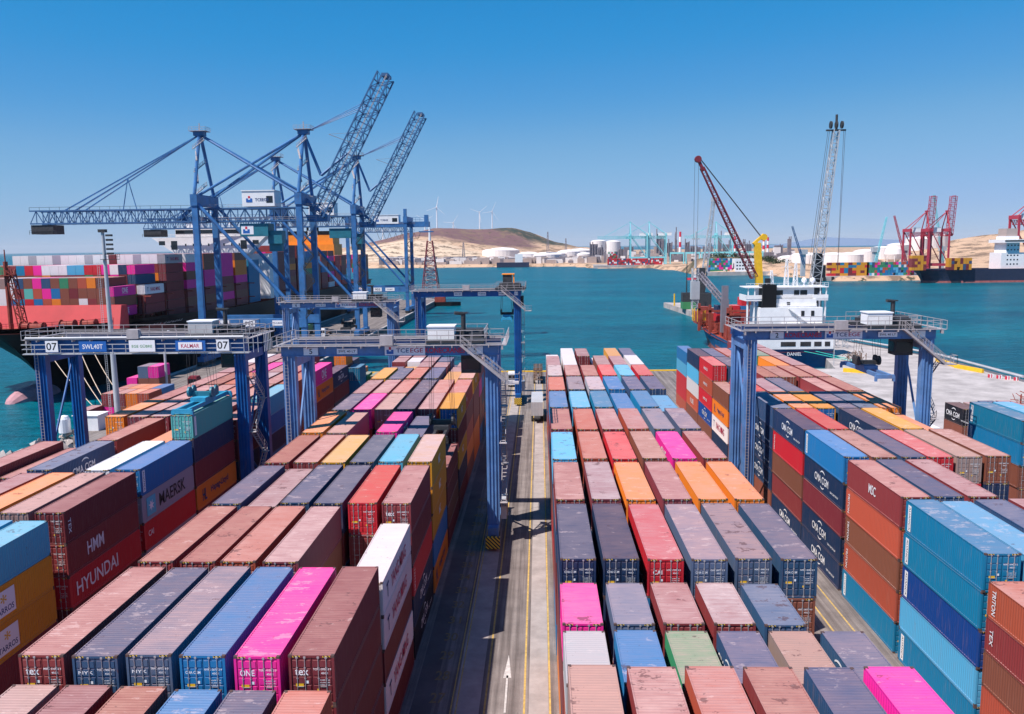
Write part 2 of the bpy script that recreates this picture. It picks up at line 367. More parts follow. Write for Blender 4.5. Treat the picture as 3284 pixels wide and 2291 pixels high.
def water():
    m, nt, b = node_mat('sea_water'); N, Lk = nt.nodes, nt.links
    geo = N.new('ShaderNodeNewGeometry')
    def noise(sc, s, det, rough=.6):
        mp = N.new('ShaderNodeMapping'); mp.inputs['Scale'].default_value = s; mp.inputs['Rotation'].default_value = (0, 0, .25)
        Lk.new(geo.outputs['Position'], mp.inputs[0])
        n = N.new('ShaderNodeTexNoise'); n.inputs['Scale'].default_value = sc; n.inputs['Detail'].default_value = det; n.inputs['Roughness'].default_value = rough
        Lk.new(mp.outputs[0], n.inputs['Vector']); return n.outputs['Fac']
    r = N.new('ShaderNodeValToRGB'); e = r.color_ramp.elements
    e[0].position, e[0].color = .32, (.0001, .072, .115, 1); e[1].position, e[1].color = .70, (.0002, .135, .18, 1)
    Lk.new(noise(.012, (.6, 1.6, 1), 5), r.inputs['Fac'])
    rp = N.new('ShaderNodeValToRGB'); q = rp.color_ramp.elements; q[0].position, q[0].color = .36, (.55, .55, .55, 1); q[1].position, q[1].color = .64, (1.35, 1.35, 1.35, 1)
    Lk.new(noise(.30, (.35, 1.5, 1), 6, .75), rp.inputs['Fac'])  # light and dark of the ripples mixed into the water colour
    mx = N.new('ShaderNodeMix'); mx.data_type = 'RGBA'; mx.blend_type = 'MULTIPLY'; mx.inputs[0].default_value = 1
    Lk.new(r.outputs[0], mx.inputs[6]); Lk.new(rp.outputs[0], mx.inputs[7]); Lk.new(mx.outputs[2], b.inputs['Base Color'])
    b.inputs['Roughness'].default_value = .28; b.inputs['IOR'].default_value = 1.33; b.inputs['Specular IOR Level'].default_value = .09
    a = N.new('ShaderNodeMath'); a.operation = 'ADD'
    Lk.new(noise(.22, (.55, 1.3, 1), 6, .7), a.inputs[0]); Lk.new(noise(.9, (.6, 1.2, 1), 4), a.inputs[1])
    bp = N.new('ShaderNodeBump'); bp.inputs['Strength'].default_value = .8; bp.inputs['Distance'].default_value = 1.1
    Lk.new(a.outputs[0], bp.inputs['Height']); Lk.new(bp.outputs[0], b.inputs['Normal'])
    return m
M['water'] = water()
WZ = -3.0
sea = MB(); sea.quad((-30000, -600, WZ), (30000, -600, WZ), (30000, 45000, WZ), (-30000, 45000, WZ))
tag(sea.build('sea', 'water'), kind='structure')

QL, QR = -106.0, -69.0          # edges of the quay on the left
yard_poly = [(-72, -80), (170, -80), (170, 196), (46, 214), (46, 231), (-69, 231), (-69, 560), (-106, 560), (-106, 197), (-92, 176), (-90, 152), (-72, 140)]
yd = MB(); yd.prism(yard_poly, -8, 0); tag(yd.build('yard_ground', 'asphalt'), kind='structure')
# pier to the right
pier_poly = [(46, 214.3), (170, 196.3), (170, 150), (123, 200), (122.5, 252), (110, 303), (100, 380), (96, 500), (76, 508), (81, 432), (87, 330), (89, 262), (83, 236), (46, 231.3)]
pier_poly = [(46, 214.3), (50.6, 150), (125, 150), (123.0, 206), (122.5, 252), (110, 303), (101, 380), (97, 500), (76, 508), (81, 432), (86.5, 330), (89.5, 262), (83, 232), (46, 231.3)]
pr = MB(); pr.prism(pier_poly, -8, 0.03); tag(pr.build('pier_deck', 'concrete'), kind='structure')
# running strips and lane markings of the lane between the two big blocks
def sheet(name, x0, x1, y0, y1, z, m):
    s = MB(); s.quad((x0, y0, z), (x1, y0, z), (x1, y1, z), (x0, y1, z)); return tag(s.build(name, m), kind='structure')
sheet('lane_strip', -6.9, -4.9, -60, 222, .004, 'asphalt_pale')
sheet('lane_strip', -1.1, 0.45, -60, 226, .004, 'asphalt_pale')
sheet('lane_strip', -10.2, -8.6, -60, 200, .004, 'strip_dark')  # darker band along the left block's side of the lane
ln = MB()
for x, w in ((-1.45, .16), (.55, .15), (-4.5, .16), (-7.1, .10), (-6.7, .10)):
    ln.quad((x-w/2, -60, .009), (x+w/2, -60, .009), (x+w/2, 222, .009), (x-w/2, 222, .009))
for x, w in ((26.6, .16), (28.5, .14), (21.2, .16)):
    ln.quad((x-w/2, -20, .009), (x+w/2, -20, .009), (x+w/2, 215, .009), (x-w/2, 215, .009))
tag(ln.build('lane_markings', 'roadyellow'), kind='structure')
ar = MB()
ar.add([(-3.0, 58.5, .009), (-2.84, 58.5, .009), (-2.84, 64, .009), (-3.0, 64, .009), (-3.25, 63.6, .009), (-2.59, 63.6, .009), (-2.92, 67.5, .009)], [(0, 1, 2, 3), (4, 5, 6)])
tag(ar.build('lane_arrow', 'roadwhite'), kind='structure')
nums = bpy.data.objects.new('bay_numbers', None); COL.objects.link(nums); ORG[nums] = Vector((0, 0, 0)); tag(nums, kind='structure')
for n in range(26, 43):
    letters(str(n), 'bayink', nums, (-8.3, 60.5+(n-27)*3.42, .010), (1, 0, 0), (0, 1, 0), 1.5, 1.2, name='bay_number')
kb = MB(); kb.bx(-68.6, 46, 230.1, 230.9, 0, .28)
tag(kb.build('quay_kerb', 'yellow', origin=(0, 0, 0)), kind='structure')
kb = MB(); kb.bx(-105.9, -105.0, 197, 560, 0, .3); tag(kb.build('quay_kerb', 'concrete2'), kind='structure')
kb = MB(); kb.bx(-70, -69.1, 240, 560, 0, .3); tag(kb.build('quay_kerb', 'concrete2'), kind='structure')
# shore rocks below the far left yard edge
rk = MB()
for i in range(170):
    t = random.random(); x = -91 + random.uniform(-5.5, 3) if t < .6 else random.uniform(-92, -72); y = random.uniform(138, 176) if t < .6 else random.uniform(134, 143)
    r = random.uniform(.5, 1.4); z = -2.6 + random.random()*2.4
    pts = [Vector((random.uniform(-1, 1), random.uniform(-1, 1), random.uniform(-1, 1))).normalized()*r*random.uniform(.7, 1.1) for _ in range(6)]
    oc = [Vector((r, 0, 0)), Vector((0, r, 0)), Vector((-r, 0, 0)), Vector((0, -r, 0)), Vector((0, 0, r*.8)), Vector((0, 0, -r*.8))]
    vs = [(x+(a+b*.45)[0], y+(a+b*.45)[1], z+(a+b*.45)[2]) for a, b in zip(oc, pts)]
    rk.add(vs, [(0, 1, 4), (1, 2, 4), (2, 3, 4), (3, 0, 4), (1, 0, 5), (2, 1, 5), (3, 2, 5), (0, 3, 5)])
tag(rk.build('shore_rubble', 'rock'), kind='stuff')

# far land with hills
def lerp_tab(x, tab):
    if x <= tab[0][0]: return tab[0][1]
    for (a, p), (b, q) in zip(tab[:-1], tab[1:]):
        if x <= b: return p + (q-p)*(x-a)/(b-a)
    return tab[-1][1]
SHORE = [(-900, 3000), (-640, 2250), (-470, 1900), (-330, 1590), (-120, 1570), (60, 1550), (95, 1395), (190, 1380), (205, 1016), (283, 1010), (288, 838), (2600, 838)]
def gs(x, y, cx, cy, sx, sy, a=0):
    dx, dy = x-cx, y-cy; c, s = math.cos(a), math.sin(a); u, v = (dx*c+dy*s)/sx, (-dx*s+dy*c)/sy
    return math.exp(-(u*u+v*v)/2)
from mathutils import noise as mn
def land_z(x, y):
    d = y - lerp_tab(x, SHORE)
    if d < 0: return -7.0
    z = 1.4 + min(d, 30)*.02
    z += 74*gs(x, y, -315, 2620, 125, 300) + 60*gs(x, y, -75, 2780, 88, 240) + 27*gs(x, y, 90, 2850, 140, 300) + 20*gs(x, y, -190, 2780, 90, 240)
    z += 24*gs(x, y, -330, 2150, 170, 180) + 34*gs(x, y, -560, 2700, 140, 300)
    z += 60*gs(x, y, 900, 1330, 150, 260) + 8*gs(x, y, 640, 1500, 120, 200)
    z += 13*gs(x, y, 235, 1120, 42, 40)+9*gs(x, y, 300, 1080, 60, 50)
    k = min(1, max(0, (d-40)/300))
    z += k*(9*mn.noise((x*.006, y*.006, 1)) + 5*mn.noise((x*.02, y*.02, 4)))*min(1, z/25)
    return max(z, 1.4)
def land_material():
    m, nt, b = node_mat('dry_land'); N, Lk = nt.nodes, nt.links
    geo = N.new('ShaderNodeNewGeometry'); b.inputs['Roughness'].default_value = 1; b.inputs['Specular IOR Level'].default_value = .1
    def noise(sc, det=6, rough=.65):
        n = N.new('ShaderNodeTexNoise'); n.inputs['Scale'].default_value = sc; n.inputs['Detail'].default_value = det; n.inputs['Roughness'].default_value = rough
        Lk.new(geo.outputs['Position'], n.inputs['Vector']); return n.outputs['Fac']
    def ball(c, r0, r1):
        d = N.new('ShaderNodeVectorMath'); d.operation = 'SUBTRACT'; d.inputs[1].default_value = c; Lk.new(geo.outputs['Position'], d.inputs[0])
        l = N.new('ShaderNodeVectorMath'); l.operation = 'LENGTH'; Lk.new(d.outputs[0], l.inputs[0])
        w = N.new('ShaderNodeMath'); w.operation = 'MULTIPLY_ADD'; w.inputs[1].default_value = 260; Lk.new(noise(.008), w.inputs[0]); Lk.new(l.outputs['Value'], w.inputs[2])
        r = N.new('ShaderNodeMapRange'); r.inputs['From Min'].default_value = r0+130; r.inputs['From Max'].default_value = r1+130
        r.inputs['To Min'].default_value = 1; r.inputs['To Max'].default_value = 0; Lk.new(w.outputs[0], r.inputs['Value']); return r.outputs[0]
    def mix(f, a, c):
        q = N.new('ShaderNodeMix'); q.data_type = 'RGBA'; Lk.new(f, q.inputs[0])
        for i, t in ((6, a), (7, c)):
            if isinstance(t, tuple): q.inputs[i].default_value = (*t, 1)
            else: Lk.new(t, q.inputs[i])
        return q.outputs[2]
    def step(f, lo, hi):
        r = N.new('ShaderNodeMapRange'); r.inputs['From Min'].default_value = lo; r.inputs['From Max'].default_value = hi; Lk.new(f, r.inputs['Value']); return r.outputs[0]
    base = mix(step(noise(.004), .35, .65), (.56, .38, .26), (.46, .30, .20))
    base = mix(ball((-300, 2540, 80), 250, 320), base, (.17, .095, .10))       # burnt slope
    base = mix(ball((-20, 2690, 60), 110, 170), base, (.05, .06, .05))         # green crest
    base = mix(ball((-360, 2000, 10), 190, 260), base, (.62, .47, .34))          # quarry
    base = mix(ball((235, 1120, 8), 45, 75), base, (.07, .065, .04))
    base = mix(ball((990, 1420, 75), 70, 130), base, (.05, .065, .035))
    base = mix(step(noise(.03, 5, .75), .50, .60), base, (.20, .135, .095))
    base = mix(step(noise(.05, 5, .8), .58, .62), base, (.06, .06, .04))
    Lk.new(base, b.inputs['Base Color']); return m
M['land'] = land_material()
gx = list(np.arange(-900, 420, 15)) + list(np.arange(420, 1500, 20)) + list(np.arange(1500, 2700, 80)); gy = list(np.arange(810, 1700, 14)) + list(np.arange(1700, 3300, 28)) + list(np.arange(3300, 6000, 160))
ld = MB(); ld.v = [(x, y, land_z(x, y)) for y in gy for x in gx]; nx = len(gx)
ld.f = [(j*nx+i, j*nx+i+1, (j+1)*nx+i+1, (j+1)*nx+i) for j in range(len(gy)-1) for i in range(nx-1)]; ld.m = [0]*len(ld.f)
lo = ld.build('far_land', 'land'); tag(lo, kind='structure')
for p in lo.data.polygons: p.use_smooth = True
mt = MB()
mt.v = []; mx = np.linspace(1200, 9000, 60)
for yy, f in ((9000, 0), (9700, .7), (10500, 1), (11500, 0)):
    for x in mx: mt.v.append((x, yy, WZ-1+f*(95*math.exp(-((x-3500)/500)**2)+60*math.exp(-((x-4600)/900)**2)+60*mn.noise((x*.002, yy*.001, 0)))))
mt.f = [(j*60+i, j*60+i+1, (j+1)*60+i+1, (j+1)*60+i) for j in range(3) for i in range(59)]; mt.m = [0]*len(mt.f)
M['mountain'] = mat('distant_mountain', (.16, .22, .33), 1, 0, .1); tag(mt.build('distant_mountains', 'mountain'), kind='structure')  # aerial haze painted in as a bluish base colour

# ---------------------------------------------------------------- containers
CW, CL, CH = 2.438, 12.192, 2.8
PAL = {  # paint, roof dust, words
 'm': ((.225, .036, .040), .66, 'dusty maroon'), 'M': ((.165, .024, .032), .40, 'dark maroon'), 'e': ((.215, .070, .045), .60, 'brown'),
 'S': ((.42, .080, .045), .48, 'salmon red'), 'r': ((.52, .018, .030), .40, 'bright red'), 'o': ((.74, .200, .020), .45, 'orange'),
 'y': ((.62, .265, .020), .35, 'ochre yellow'), 'n': ((.012, .032, .085), .26, 'navy blue'), 's': ((.030, .075, .16), .30, 'slate blue'),
 'g': ((.36, .34, .38), .55, 'pale grey'), 'b': ((.012, .150, .36), .22, 'mid blue'), 'c': ((.08, .36, .56), .24, 'light blue'),
 't': ((.006, .175, .33), .22, 'teal blue'), 'p': ((.78, .022, .290), .22, 'pink'), 'w': ((.70, .66, .67), .30, 'white'),
 'G': ((.035, .22, .11), .50, 'green'), 'k': ((.010, .013, .022), .35, 'near-black'), 'l': ((.33, .30, .36), .3, 'lilac grey'),
 'T': ((.10, .42, .36), .2, 'mint green'), 'B': ((.006, .05, .24), .3, 'deep blue'), 'z': ((.080, .115, .19), .45, 'dusty grey-blue'), 'q': ((.30, .19, .17), .65, 'beige brown'),
 'v': ((.23, .045, .065), .66, 'mauve'), 'Y': ((.62, .265, .020), .95, 'grey-roofed yellow')}

def container_meshes(L):
    W, H = CW, CH
    def shell(front_open):
        b = MB()
        for x in (0, W-.13):
            for y in (0, L-.13): b.bx(x, x+.13, y, y+.13, .17, H-.13)
        for x in (0, W-.1): b.bx(x, x+.1, .18, L-.18, 0.01, .16); b.bx(x+.01, x+.09, .18, L-.18, H-.09, H-.012)
        for y in (0.012, L-.09): b.bx(.18, W-.18, y, y+.078, H-.14, H-.008); b.bx(.18, W-.18, y, y+.078, .01, .15)
        for x in (-.004, W-.176):
            for y in (-.004, L-.176):
                for z in (0, H-.13): b.bx(x, x+.18, y, y+.18, z, z+.13, 1)
        # pressed side walls
        pitch, dep = .278, .042
        n = int((L-.3)/pitch); y0 = (L-n*pitch)/2
        for x, sg in ((.014, 1), (W-.014, -1)):
            prof = []
            for i in range(n):
                a = y0+i*pitch
                prof += [(x, a), (x, a+.072), (x+sg*dep, a+.140), (x+sg*dep, a+.210)]
            prof.append((x, y0+n*pitch)); prof = [(x, .13)] + prof + [(x, L-.13)]
            o = len(b.v); k = len(prof)
            b.v += [(p, q, .15) for p, q in prof] + [(p, q, H-.085) for p, q in prof]
            fs = [(o+i, o+i+1, o+k+i+1, o+k+i) if sg < 0 else (o+i+1, o+i, o+k+i, o+k+i+1) for i in range(k-1)]
            b.f += fs; b.m += [0]*len(fs)
        # blank end wall
        prof = [(.13, L-.03)]
        for i in range(8): a = .16+i*.265; prof += [(a, L-.03), (a+.09, L-.03), (a+.14, L-.07), (a+.22, L-.07)]
        prof.append((W-.13, L-.03)); o = len(b.v); k = len(prof)
        b.v += [(p, q, .15) for p, q in prof] + [(p, q, H-.12) for p, q in prof]
        b.f += [(o+i+1, o+i, o+k+i, o+k+i+1) for i in range(k-1)]; b.m += [0]*(k-1)
        # ribbed roof
        n = int((L-.36)/.235); st = (L-.36)/n; prof = [(.09, H-.028)]
        for i in range(n): a = .18+i*st; prof += [(a, H-.028), (a+st*.30, H-.028), (a+st*.48, H-.048), (a+st*.82, H-.048)]
        prof.append((L-.09, H-.028)); o = len(b.v); k = len(prof)
        b.v += [(.05, p, q) for p, q in prof] + [(W-.05, p, q) for p, q in prof]
        b.f += [(o+i, o+k+i, o+k+i+1, o+i+1) for i in range(k-1)]; b.m += [0]*(k-1)
        b.quad((.05, .05, .05), (.05, L-.05, .05), (W-.05, L-.05, .05), (W-.05, .05, .05), 2)
        # hazard stripes on the door header
        for x in (.22, W-.62): b.quad((x, .004, H-.115), (x+.40, .004, H-.115), (x+.40, .004, H-.02), (x, .004, H-.02), 3)
        return b
    def leaf(b, x0, x1, mi=0):
        b.bx(x0, x1, .05, .10, .16, H-.15, mi)
        n = 5; hh = (H-.45)/n
        for i in range(n): b.bx(x0+.06, x1-.06, .022, .052, .22+i*hh+.03, .22+(i+1)*hh-.07, mi)
    def rod(b, x, mi):
        b.tube((x, .0, .10), (x, .0, H-.09), .022, 5, mi)
        for z in (.11, H-.12): b.bx(x-.06, x+.06, -.015, .05, z-.05, z+.05, mi)
        for z in (.7, 1.5, 2.1): b.bx(x-.05, x+.05, -.005, .04, z-.03, z+.03, mi)
        b.bx(x-.02, x+.34*(1 if x < W/2 else -1), -.02, .0, 1.02, 1.06, mi) if abs(x-W/2) > .4 else None
    RX = [(.44, .86), (W-.86, W-.44)]
    body = shell(True); body.bx(.13, W-.13, .10, .12, .15, H-.14, 2)
    whole = shell(True); whole.bx(.13, W-.13, .11, .12, .15, H-.14, 2)
    leaf(whole, .14, W/2-.02); leaf(whole, W/2+.02, W-.14)
    for pr_ in RX:
        for x in pr_: rod(whole, x, 4)
    mats = ['paint', 'casting', 'gasket', 'hazard', 'galv']
    ld, rd = MB(), MB(); leaf(ld, .14, W/2-.02); leaf(rd, W/2+.02, W-.14); rods = []
    for pr_ in RX:
        for x in pr_: q = MB(); rod(q, x, 0); rods.append(q.mesh('lock_rod', ['galv']))
    return dict(body=body.mesh('body', mats[:4]), whole=whole.mesh('shipping_container', mats), doors=(ld.mesh('door', ['paint']), rd.mesh('door', ['paint'])), rods=rods)
CM = {40: container_meshes(CL), 20: container_meshes(6.058)}

SPEC = []       # every container as data first
ORD = ['nearest', 'second', 'third', 'fourth', 'fifth', 'sixth', 'seventh', 'eighth', 'ninth', 'tenth', 'eleventh', 'twelfth', 'thirteenth', 'fourteenth', 'fifteenth', 'sixteenth']
TIER = ['top', 'second', 'third', 'fourth', 'bottom', 'bottom']
HIDE = 'mmMeSrnbsmom'
def stack(x, y, ztop, cols, L=40, n=5, where='', zbase=0.0, place=None, marks=None, group=None, door=None):
    h = (ztop-zbase)/n
    for i in range(n):
        c = cols[i] if i < len(cols) else random.choice(HIDE)
        SPEC.append(dict(x=x, y=y, z=ztop-(i+1)*h, h=h, L=L, c=c, tier=TIER[i] if i < n-1 or n == 1 else 'bottom', place=place or where, mark=(marks or {}).get(i), group=group, door=door if i == 0 else None, seen=i < len(cols)))

def block(x0, pitch, rows, blk, side, group):
    """rows: (near y, length, [column specs]); a column spec is colours from the top down, optionally @top height, or None"""
    for ri, (y, L, cols, marks) in enumerate(rows):
        for k, sp in enumerate(cols):
            if not sp: continue
            zt = 14.0; n = 5
            if '@' in sp: sp, z_ = sp.split('@'); zt = float(z_); n = max(1, round(zt/2.72))
            kk = len(cols)-1-k if side == 'R' else k
            col = ORD[kk] + ' column' if kk else 'lane-side column'
            stack(x0+k*pitch + random.uniform(-.03, .03), y + random.uniform(-.05, .05), zt + random.uniform(-.04, .04), sp, L, n, place=f'{col}, {ORD[ri]} row, {blk}', marks={i: marks[(k, i)] for i in range(6) if (k, i) in marks}, group=group)

# block on the left of the lane -------------------------------------------------
rowsL = [
 (27.5, 40, ['q@12.7', 'M@12.7', 'm@12.7', 'b@12.5', 's@12.5', 'S@12.5'], {}),
 (40.45, 40, ['m', 's', 'z', 'b', 'p', 'MMMMM'], {(0, 0): 'tex', (1, 0): 'NYK', (2, 0): 'NYK', (3, 0): 'CMA CGM', (4, 0): 'ONE', (5, 0): 'tex'}),
 (53.45, 40, ['m', 'm', 'S', 'v', 'M@5.6', 'wwMwM@12.5'], {(5, 0): '+YANG MING', (5, 1): '+YANG MING', (5, 3): '+YANG MING'}),
 (66.5, 40, ['s', 'm@13.7', 's', 'n', 'r', 'mMrnk'], {(0, 0): 'CMA CGM', (5, 0): 'tex', (5, 3): '+CMA CGM', (5, 4): '+CMA CGM', (5, 2): '+TRITON'}),
 (79.9, 40, ['m', 'm', 'y', 'n', 'c', 'Yyybo'], {(5, 1): '+MSC', (5, 2): '+MSC', (5, 0): '+MSC', (5, 4): '+Hapag-Lloyd'}),
 (93.2, 40, ['o', 'q', 'm@8.4', 'p', 's@13.4', 'MMeM@9.6'], {(3, 0): '+ONE'}),
 (106.8, 40, ['s', 'p', 'q', 'n', 'v', 'yMynM'], {(5, 0): '+MSC', (5, 2): '+MSC'}),
 (119.3, 40, ['m', 'v', 'S', 's', 'S', 'SMSoe'], {(5, 0): '+CAI'}),
 (132.6, 40, ['y', 's', 'S', 's', 'y@13.2', 'Ymmoo'], {(5, 0): '+MSC', (5, 3): '+MSC'}),
 (145.6, 40, ['s', 'y@13.4', 'm', 'v', 'm', 'pmm'], {}),
 (158.5, 40, [None, 'w@12.8', 'm', 's', 'b@12', 's'], {}),
]
rowsL[9] = (145.6, 20, ['s@13.2', 'y@13.2', 'm', 'm', 'm@13', 'mpm'], {})
rowsL[10] = (152.4, 20, ['m', 'w', 'v', 's', 'b@11.5', 'v'], {})
rowsL.append((159.0, 20, ['m', 'm', 's', 'n@11.5', 'm@12', 's'], {}))
block(-27.85, 2.89, rowsL, 'block left of the lane', 'R', 'containers in the block left of the lane')
# the orange top container in the block left of the lane has a yellow neighbour whose doors are blue
# block on the right of the lane ------------------------------------------------
rowsR = [
 (27.4, 40, ['q', 'm', 'S', 'm', 's', 'p'], {}),
 (39.9, 20, ['g@12.8', 'b@12.8', 'G@12.8', 's@12.8', 'q@12.8', 's@12.8'], {(3, 0): '-CMA CGM', (5, 0): '-CMA CGM'}),
 (46.7, 20, ['p@12.8', 'z@12.8', 'm@12.8', 'm@12.8', 's@12.8', None], {}),
 (54.0, 40, ['n', 'n', 'r', 'z', 'z', 'se'], {(0, 0): 'CMA CGM', (1, 0): 'CMA CGM', (2, 0): 'CAI', (3, 0): 'CMA CGM', (5, 0): 'CMA CGM', (5, 1): 'TEX'}),
 (67.4, 40, ['m', 'm', 'o', 'M', 'o', 'o'], {(3, 0): 'CAI', (4, 0): '-Hapag-Lloyd', (2, 0): '-Hapag-Lloyd'}),
 (80.85, 40, ['c', 'S', 'r', 'e', 'p', 'm'], {(4, 0): '-ONE'}),
 (94.3, 40, ['v', 'S', 'm', 'S', 'z', 'z'], {}),
 (107.75, 40, ['b', 'c', 't', 'b@13.6', 't', 'c@13.3'], {}),
 (121.2, 40, ['S', 'z', 'g', 'b', 's', 's'], {}),
 (134.5, 40, ['g', 'm', 'm', 'r', 'c', 'r'], {}),
 (146.9, 40, ['m', 'w', 'm@10.8', 'e', 'v', 'w'], {}),
 (158.6, 40, ['w@12.7', 'w', 'M', 'w@12', 'y', 's'], {}),
]
rowsR[4] = (67.4, 40, ['m', 'v', 'o', 'v', 'o', 'o'], rowsR[4][3])
block(1.23, 2.995, rowsR, 'block right of the lane', 'L', 'containers in the block right of the lane')
# far left block under the straddle crane ---------------------------------------
rowsF = [
 (49.9, 40, [None, None, None, 'c', 'c', 'cyyM'], {(5, 1): '+TARROS', (5, 2): '+TARROS'}),
 (64.1, 40, [None, 'w@13', 'm', 'o', 'q', 'MmrMe'], {(5, 0): '+TEX', (5, 1): '+HMM', (5, 2): '+HYUNDAI'}),
 (77.2, 40, ['m', 'v@13.2', 's', 'w@9', 'w', 'blrlM'], {(5, 0): '+ALIANÇA', (5, 1): '+MAERSK', (5, 2): '+CAI', (5, 3): '+MAERSK', (2, 0): '+CMA CGM'}),
 (89.8, 40, [None, 'm@8', 'm', 'e@10', 'o@13.7', 'nMoMM'], {(5, 2): '+Hapag-Lloyd', (5, 3): '+CAI'}),
 (103.0, 40, ['o', 'v', 'v', 'm', 'm', 'mMnBM@13.4'], {}),
 (115.6, 40, ['m', 'v', 'm', 'S', 'm', 'cbnb'], {(5, 0): '+SAFMARINE'}),
 (128.2, 40, ['v', 'm', 'S', 'v', 'm', 'SSemM'], {}),
 (140.8, 40, ['m', 'v', 'p', 'm', 'S', 'poMMe'], {(5, 0): '+ONE', (5, 1): '+Hapag-Lloyd'}),
 (153.6, 40, ['w', 'v', 'm', 'v', 'q@11', 'nMnn@11.6'], {(5, 0): '+CMA CGM'}),
]
block(-56.5, 2.95, [(y, L, c, mk) for y, L, c, mk in rowsF], 'far-left block', 'R', 'containers in the far-left block')
stack(-39.25-2.44, 89.8, 16.85, 'T', 40, 1, zbase=14.02, place='under the teal spreader, far-left block', marks={0: '+EVERGREEN'}, group='containers in the far-left block')
for i, (x, y, zt, cc, L) in enumerate([(-42.4, 166.5, 14.0, 'oMe', 20), (-42.4, 173.2, 11.4, 'nbn', 20), (-39.6, 166.4, 10.9, 'ttb', 20), (-39.6, 173.0, 8.2, 'Gts', 20), (-36.6, 173.5, 8.0, 'GeG', 20), (-42.2, 181, 8.3, 'omb', 20)]):
    stack(x, y, zt, cc, L, max(2, round(zt/2.7)), place=f'{ORD[i]} short stack near the far quay edge', group='short stacks near the far quay edge')
# block under the right gantry ---------------------------------------------------
rowsG = [
 (42.0, 40, ['SmeSM@12.4', 'm@12.4', None, None, None, None], {(0, 0): '-TRITON', (0, 1): '-TEX'}),
 (55.0, 40, ['ttBct', 'c@13.9', 's', 'm', None, None], {(0, 0): '-ALIANÇA', (0, 1): '-ALIANÇA', (0, 2): '-ALIANÇA', (0, 4): '-ALIANÇA'}),
 (68.0, 40, ['mSeSt', 's', 'm', 'n@11.2', None, None], {(0, 0): '-MSC', (0, 1): '-TRITON', (0, 2): '-TRITON', (0, 3): '-TRITON', (0, 4): '-ALIANÇA'}),
 (81.1, 40, ['bnMnn', 'e', 's', 'r', 'q', 'en'], {(0, 0): '-ALIANÇA', (0, 1): '-CMA CGM', (0, 3): '-CMA CGM', (0, 4): '-CMA CGM'}),
 (93.7, 40, ['nremn', 'r', 'n@11.2', 'n', 'y', 'o@13.2'], {(0, 0): '-CMA CGM', (0, 1): '-TRITON', (0, 4): '-CMA CGM', (3, 0): '-CMA CGM'}),
 (106.1, 40, ['snnne', 'o', 'y', 's', 's', 'o'], {(0, 1): '-CMA CGM', (0, 2): '-CMA CGM', (0, 3): '-CMA CGM'}),
 (118.7, 40, ['rbSme', 'v', 's', 'w@12', 'm', 'm'], {(0, 0): '-CAI'}),
 (131.6, 40, ['eowne@11.2', 'S@11.2', 'm', 'e', 'm', 'm'], {(0, 1): '-Hapag-Lloyd', (0, 2): '-YANG MING'}),
 (144.3, 40, ['rSrBe', 's', 'q', 'z@12', 'o', 'm'], {(0, 0): '-HAMBURG SÜD', (0, 1): '-HAMBURG SÜD', (0, 2): '-HAMBURG SÜD', (0, 3): '-CMA CGM'}),
 (157.0, 40, ['ncwSe', 's', 'S', 'b', 'G', 'm'], {(0, 2): '-MAERSK', (0, 3): '-K LINE'}),
 (170.0, 40, ['bcrrS@13', 'e@11', 's@11', 'm@11', 'm', 'v'], {(0, 2): '-HAMBURG SÜD', (0, 3): '-HAMBURG SÜD'}),
]
block(30.25, 2.78, rowsG, 'block under the right gantry', 'L', 'containers in the block under the right gantry')
# stacks at the right edge
for i, (x, y, L, zt, n, cc, mk) in enumerate([(57.3, 98, 40, 13.9, 5, 'tteeM', {0: '-ALIANÇA', 1: '-ALIANÇA'}), (60.3, 98, 40, 13.9, 5, 'ctm', {}), (67.9, 132.3, 20, 8.4, 3, 'kee', {0: '-CMA CGM'}), (70.9, 132.3, 20, 8.4, 3, 'qMe', {}), (73.9, 133.5, 20, 8.4, 3, 'see', {}), (76.9, 133.5, 20, 8.4, 3, 'vme', {}), (73.5, 125.5, 20, 8.2, 3, 'sem', {})]):
    stack(x, y, zt, cc, L, n, place=f'{ORD[i]} stack at the right edge of the yard', marks=mk, group='stacks at the right edge of the yard')
# twenty-foot stacks on the left quay
for j, (y, cs) in enumerate([(167.6, ['mp', 'me', 'oo', 'Se']), (173.9, ['Sm', 'oe', 'om', 'bn'])]):
    for k, cc in enumerate(cs):
        stack(-92.3+k*2.55, y, 5.6, cc, 20, 2, place=f'{ORD[k]} stack, {ORD[j]} row, low pile on left quay', group='low pile on the left quay')
for k, (x, y, zt, n, cc) in enumerate([(-94.4, 188, 8.4, 3, 'zem'), (-91.9, 188, 8.4, 3, 'pee'), (-97.2, 188, 5.7, 2, 'pe'), (-94.5, 161.5, 3.2, 1, 'v')]):
    stack(x, y, zt, cc, 20, n, place=f'{ORD[k]} of the stacks beside the black hull', group='small stacks beside the black hull')
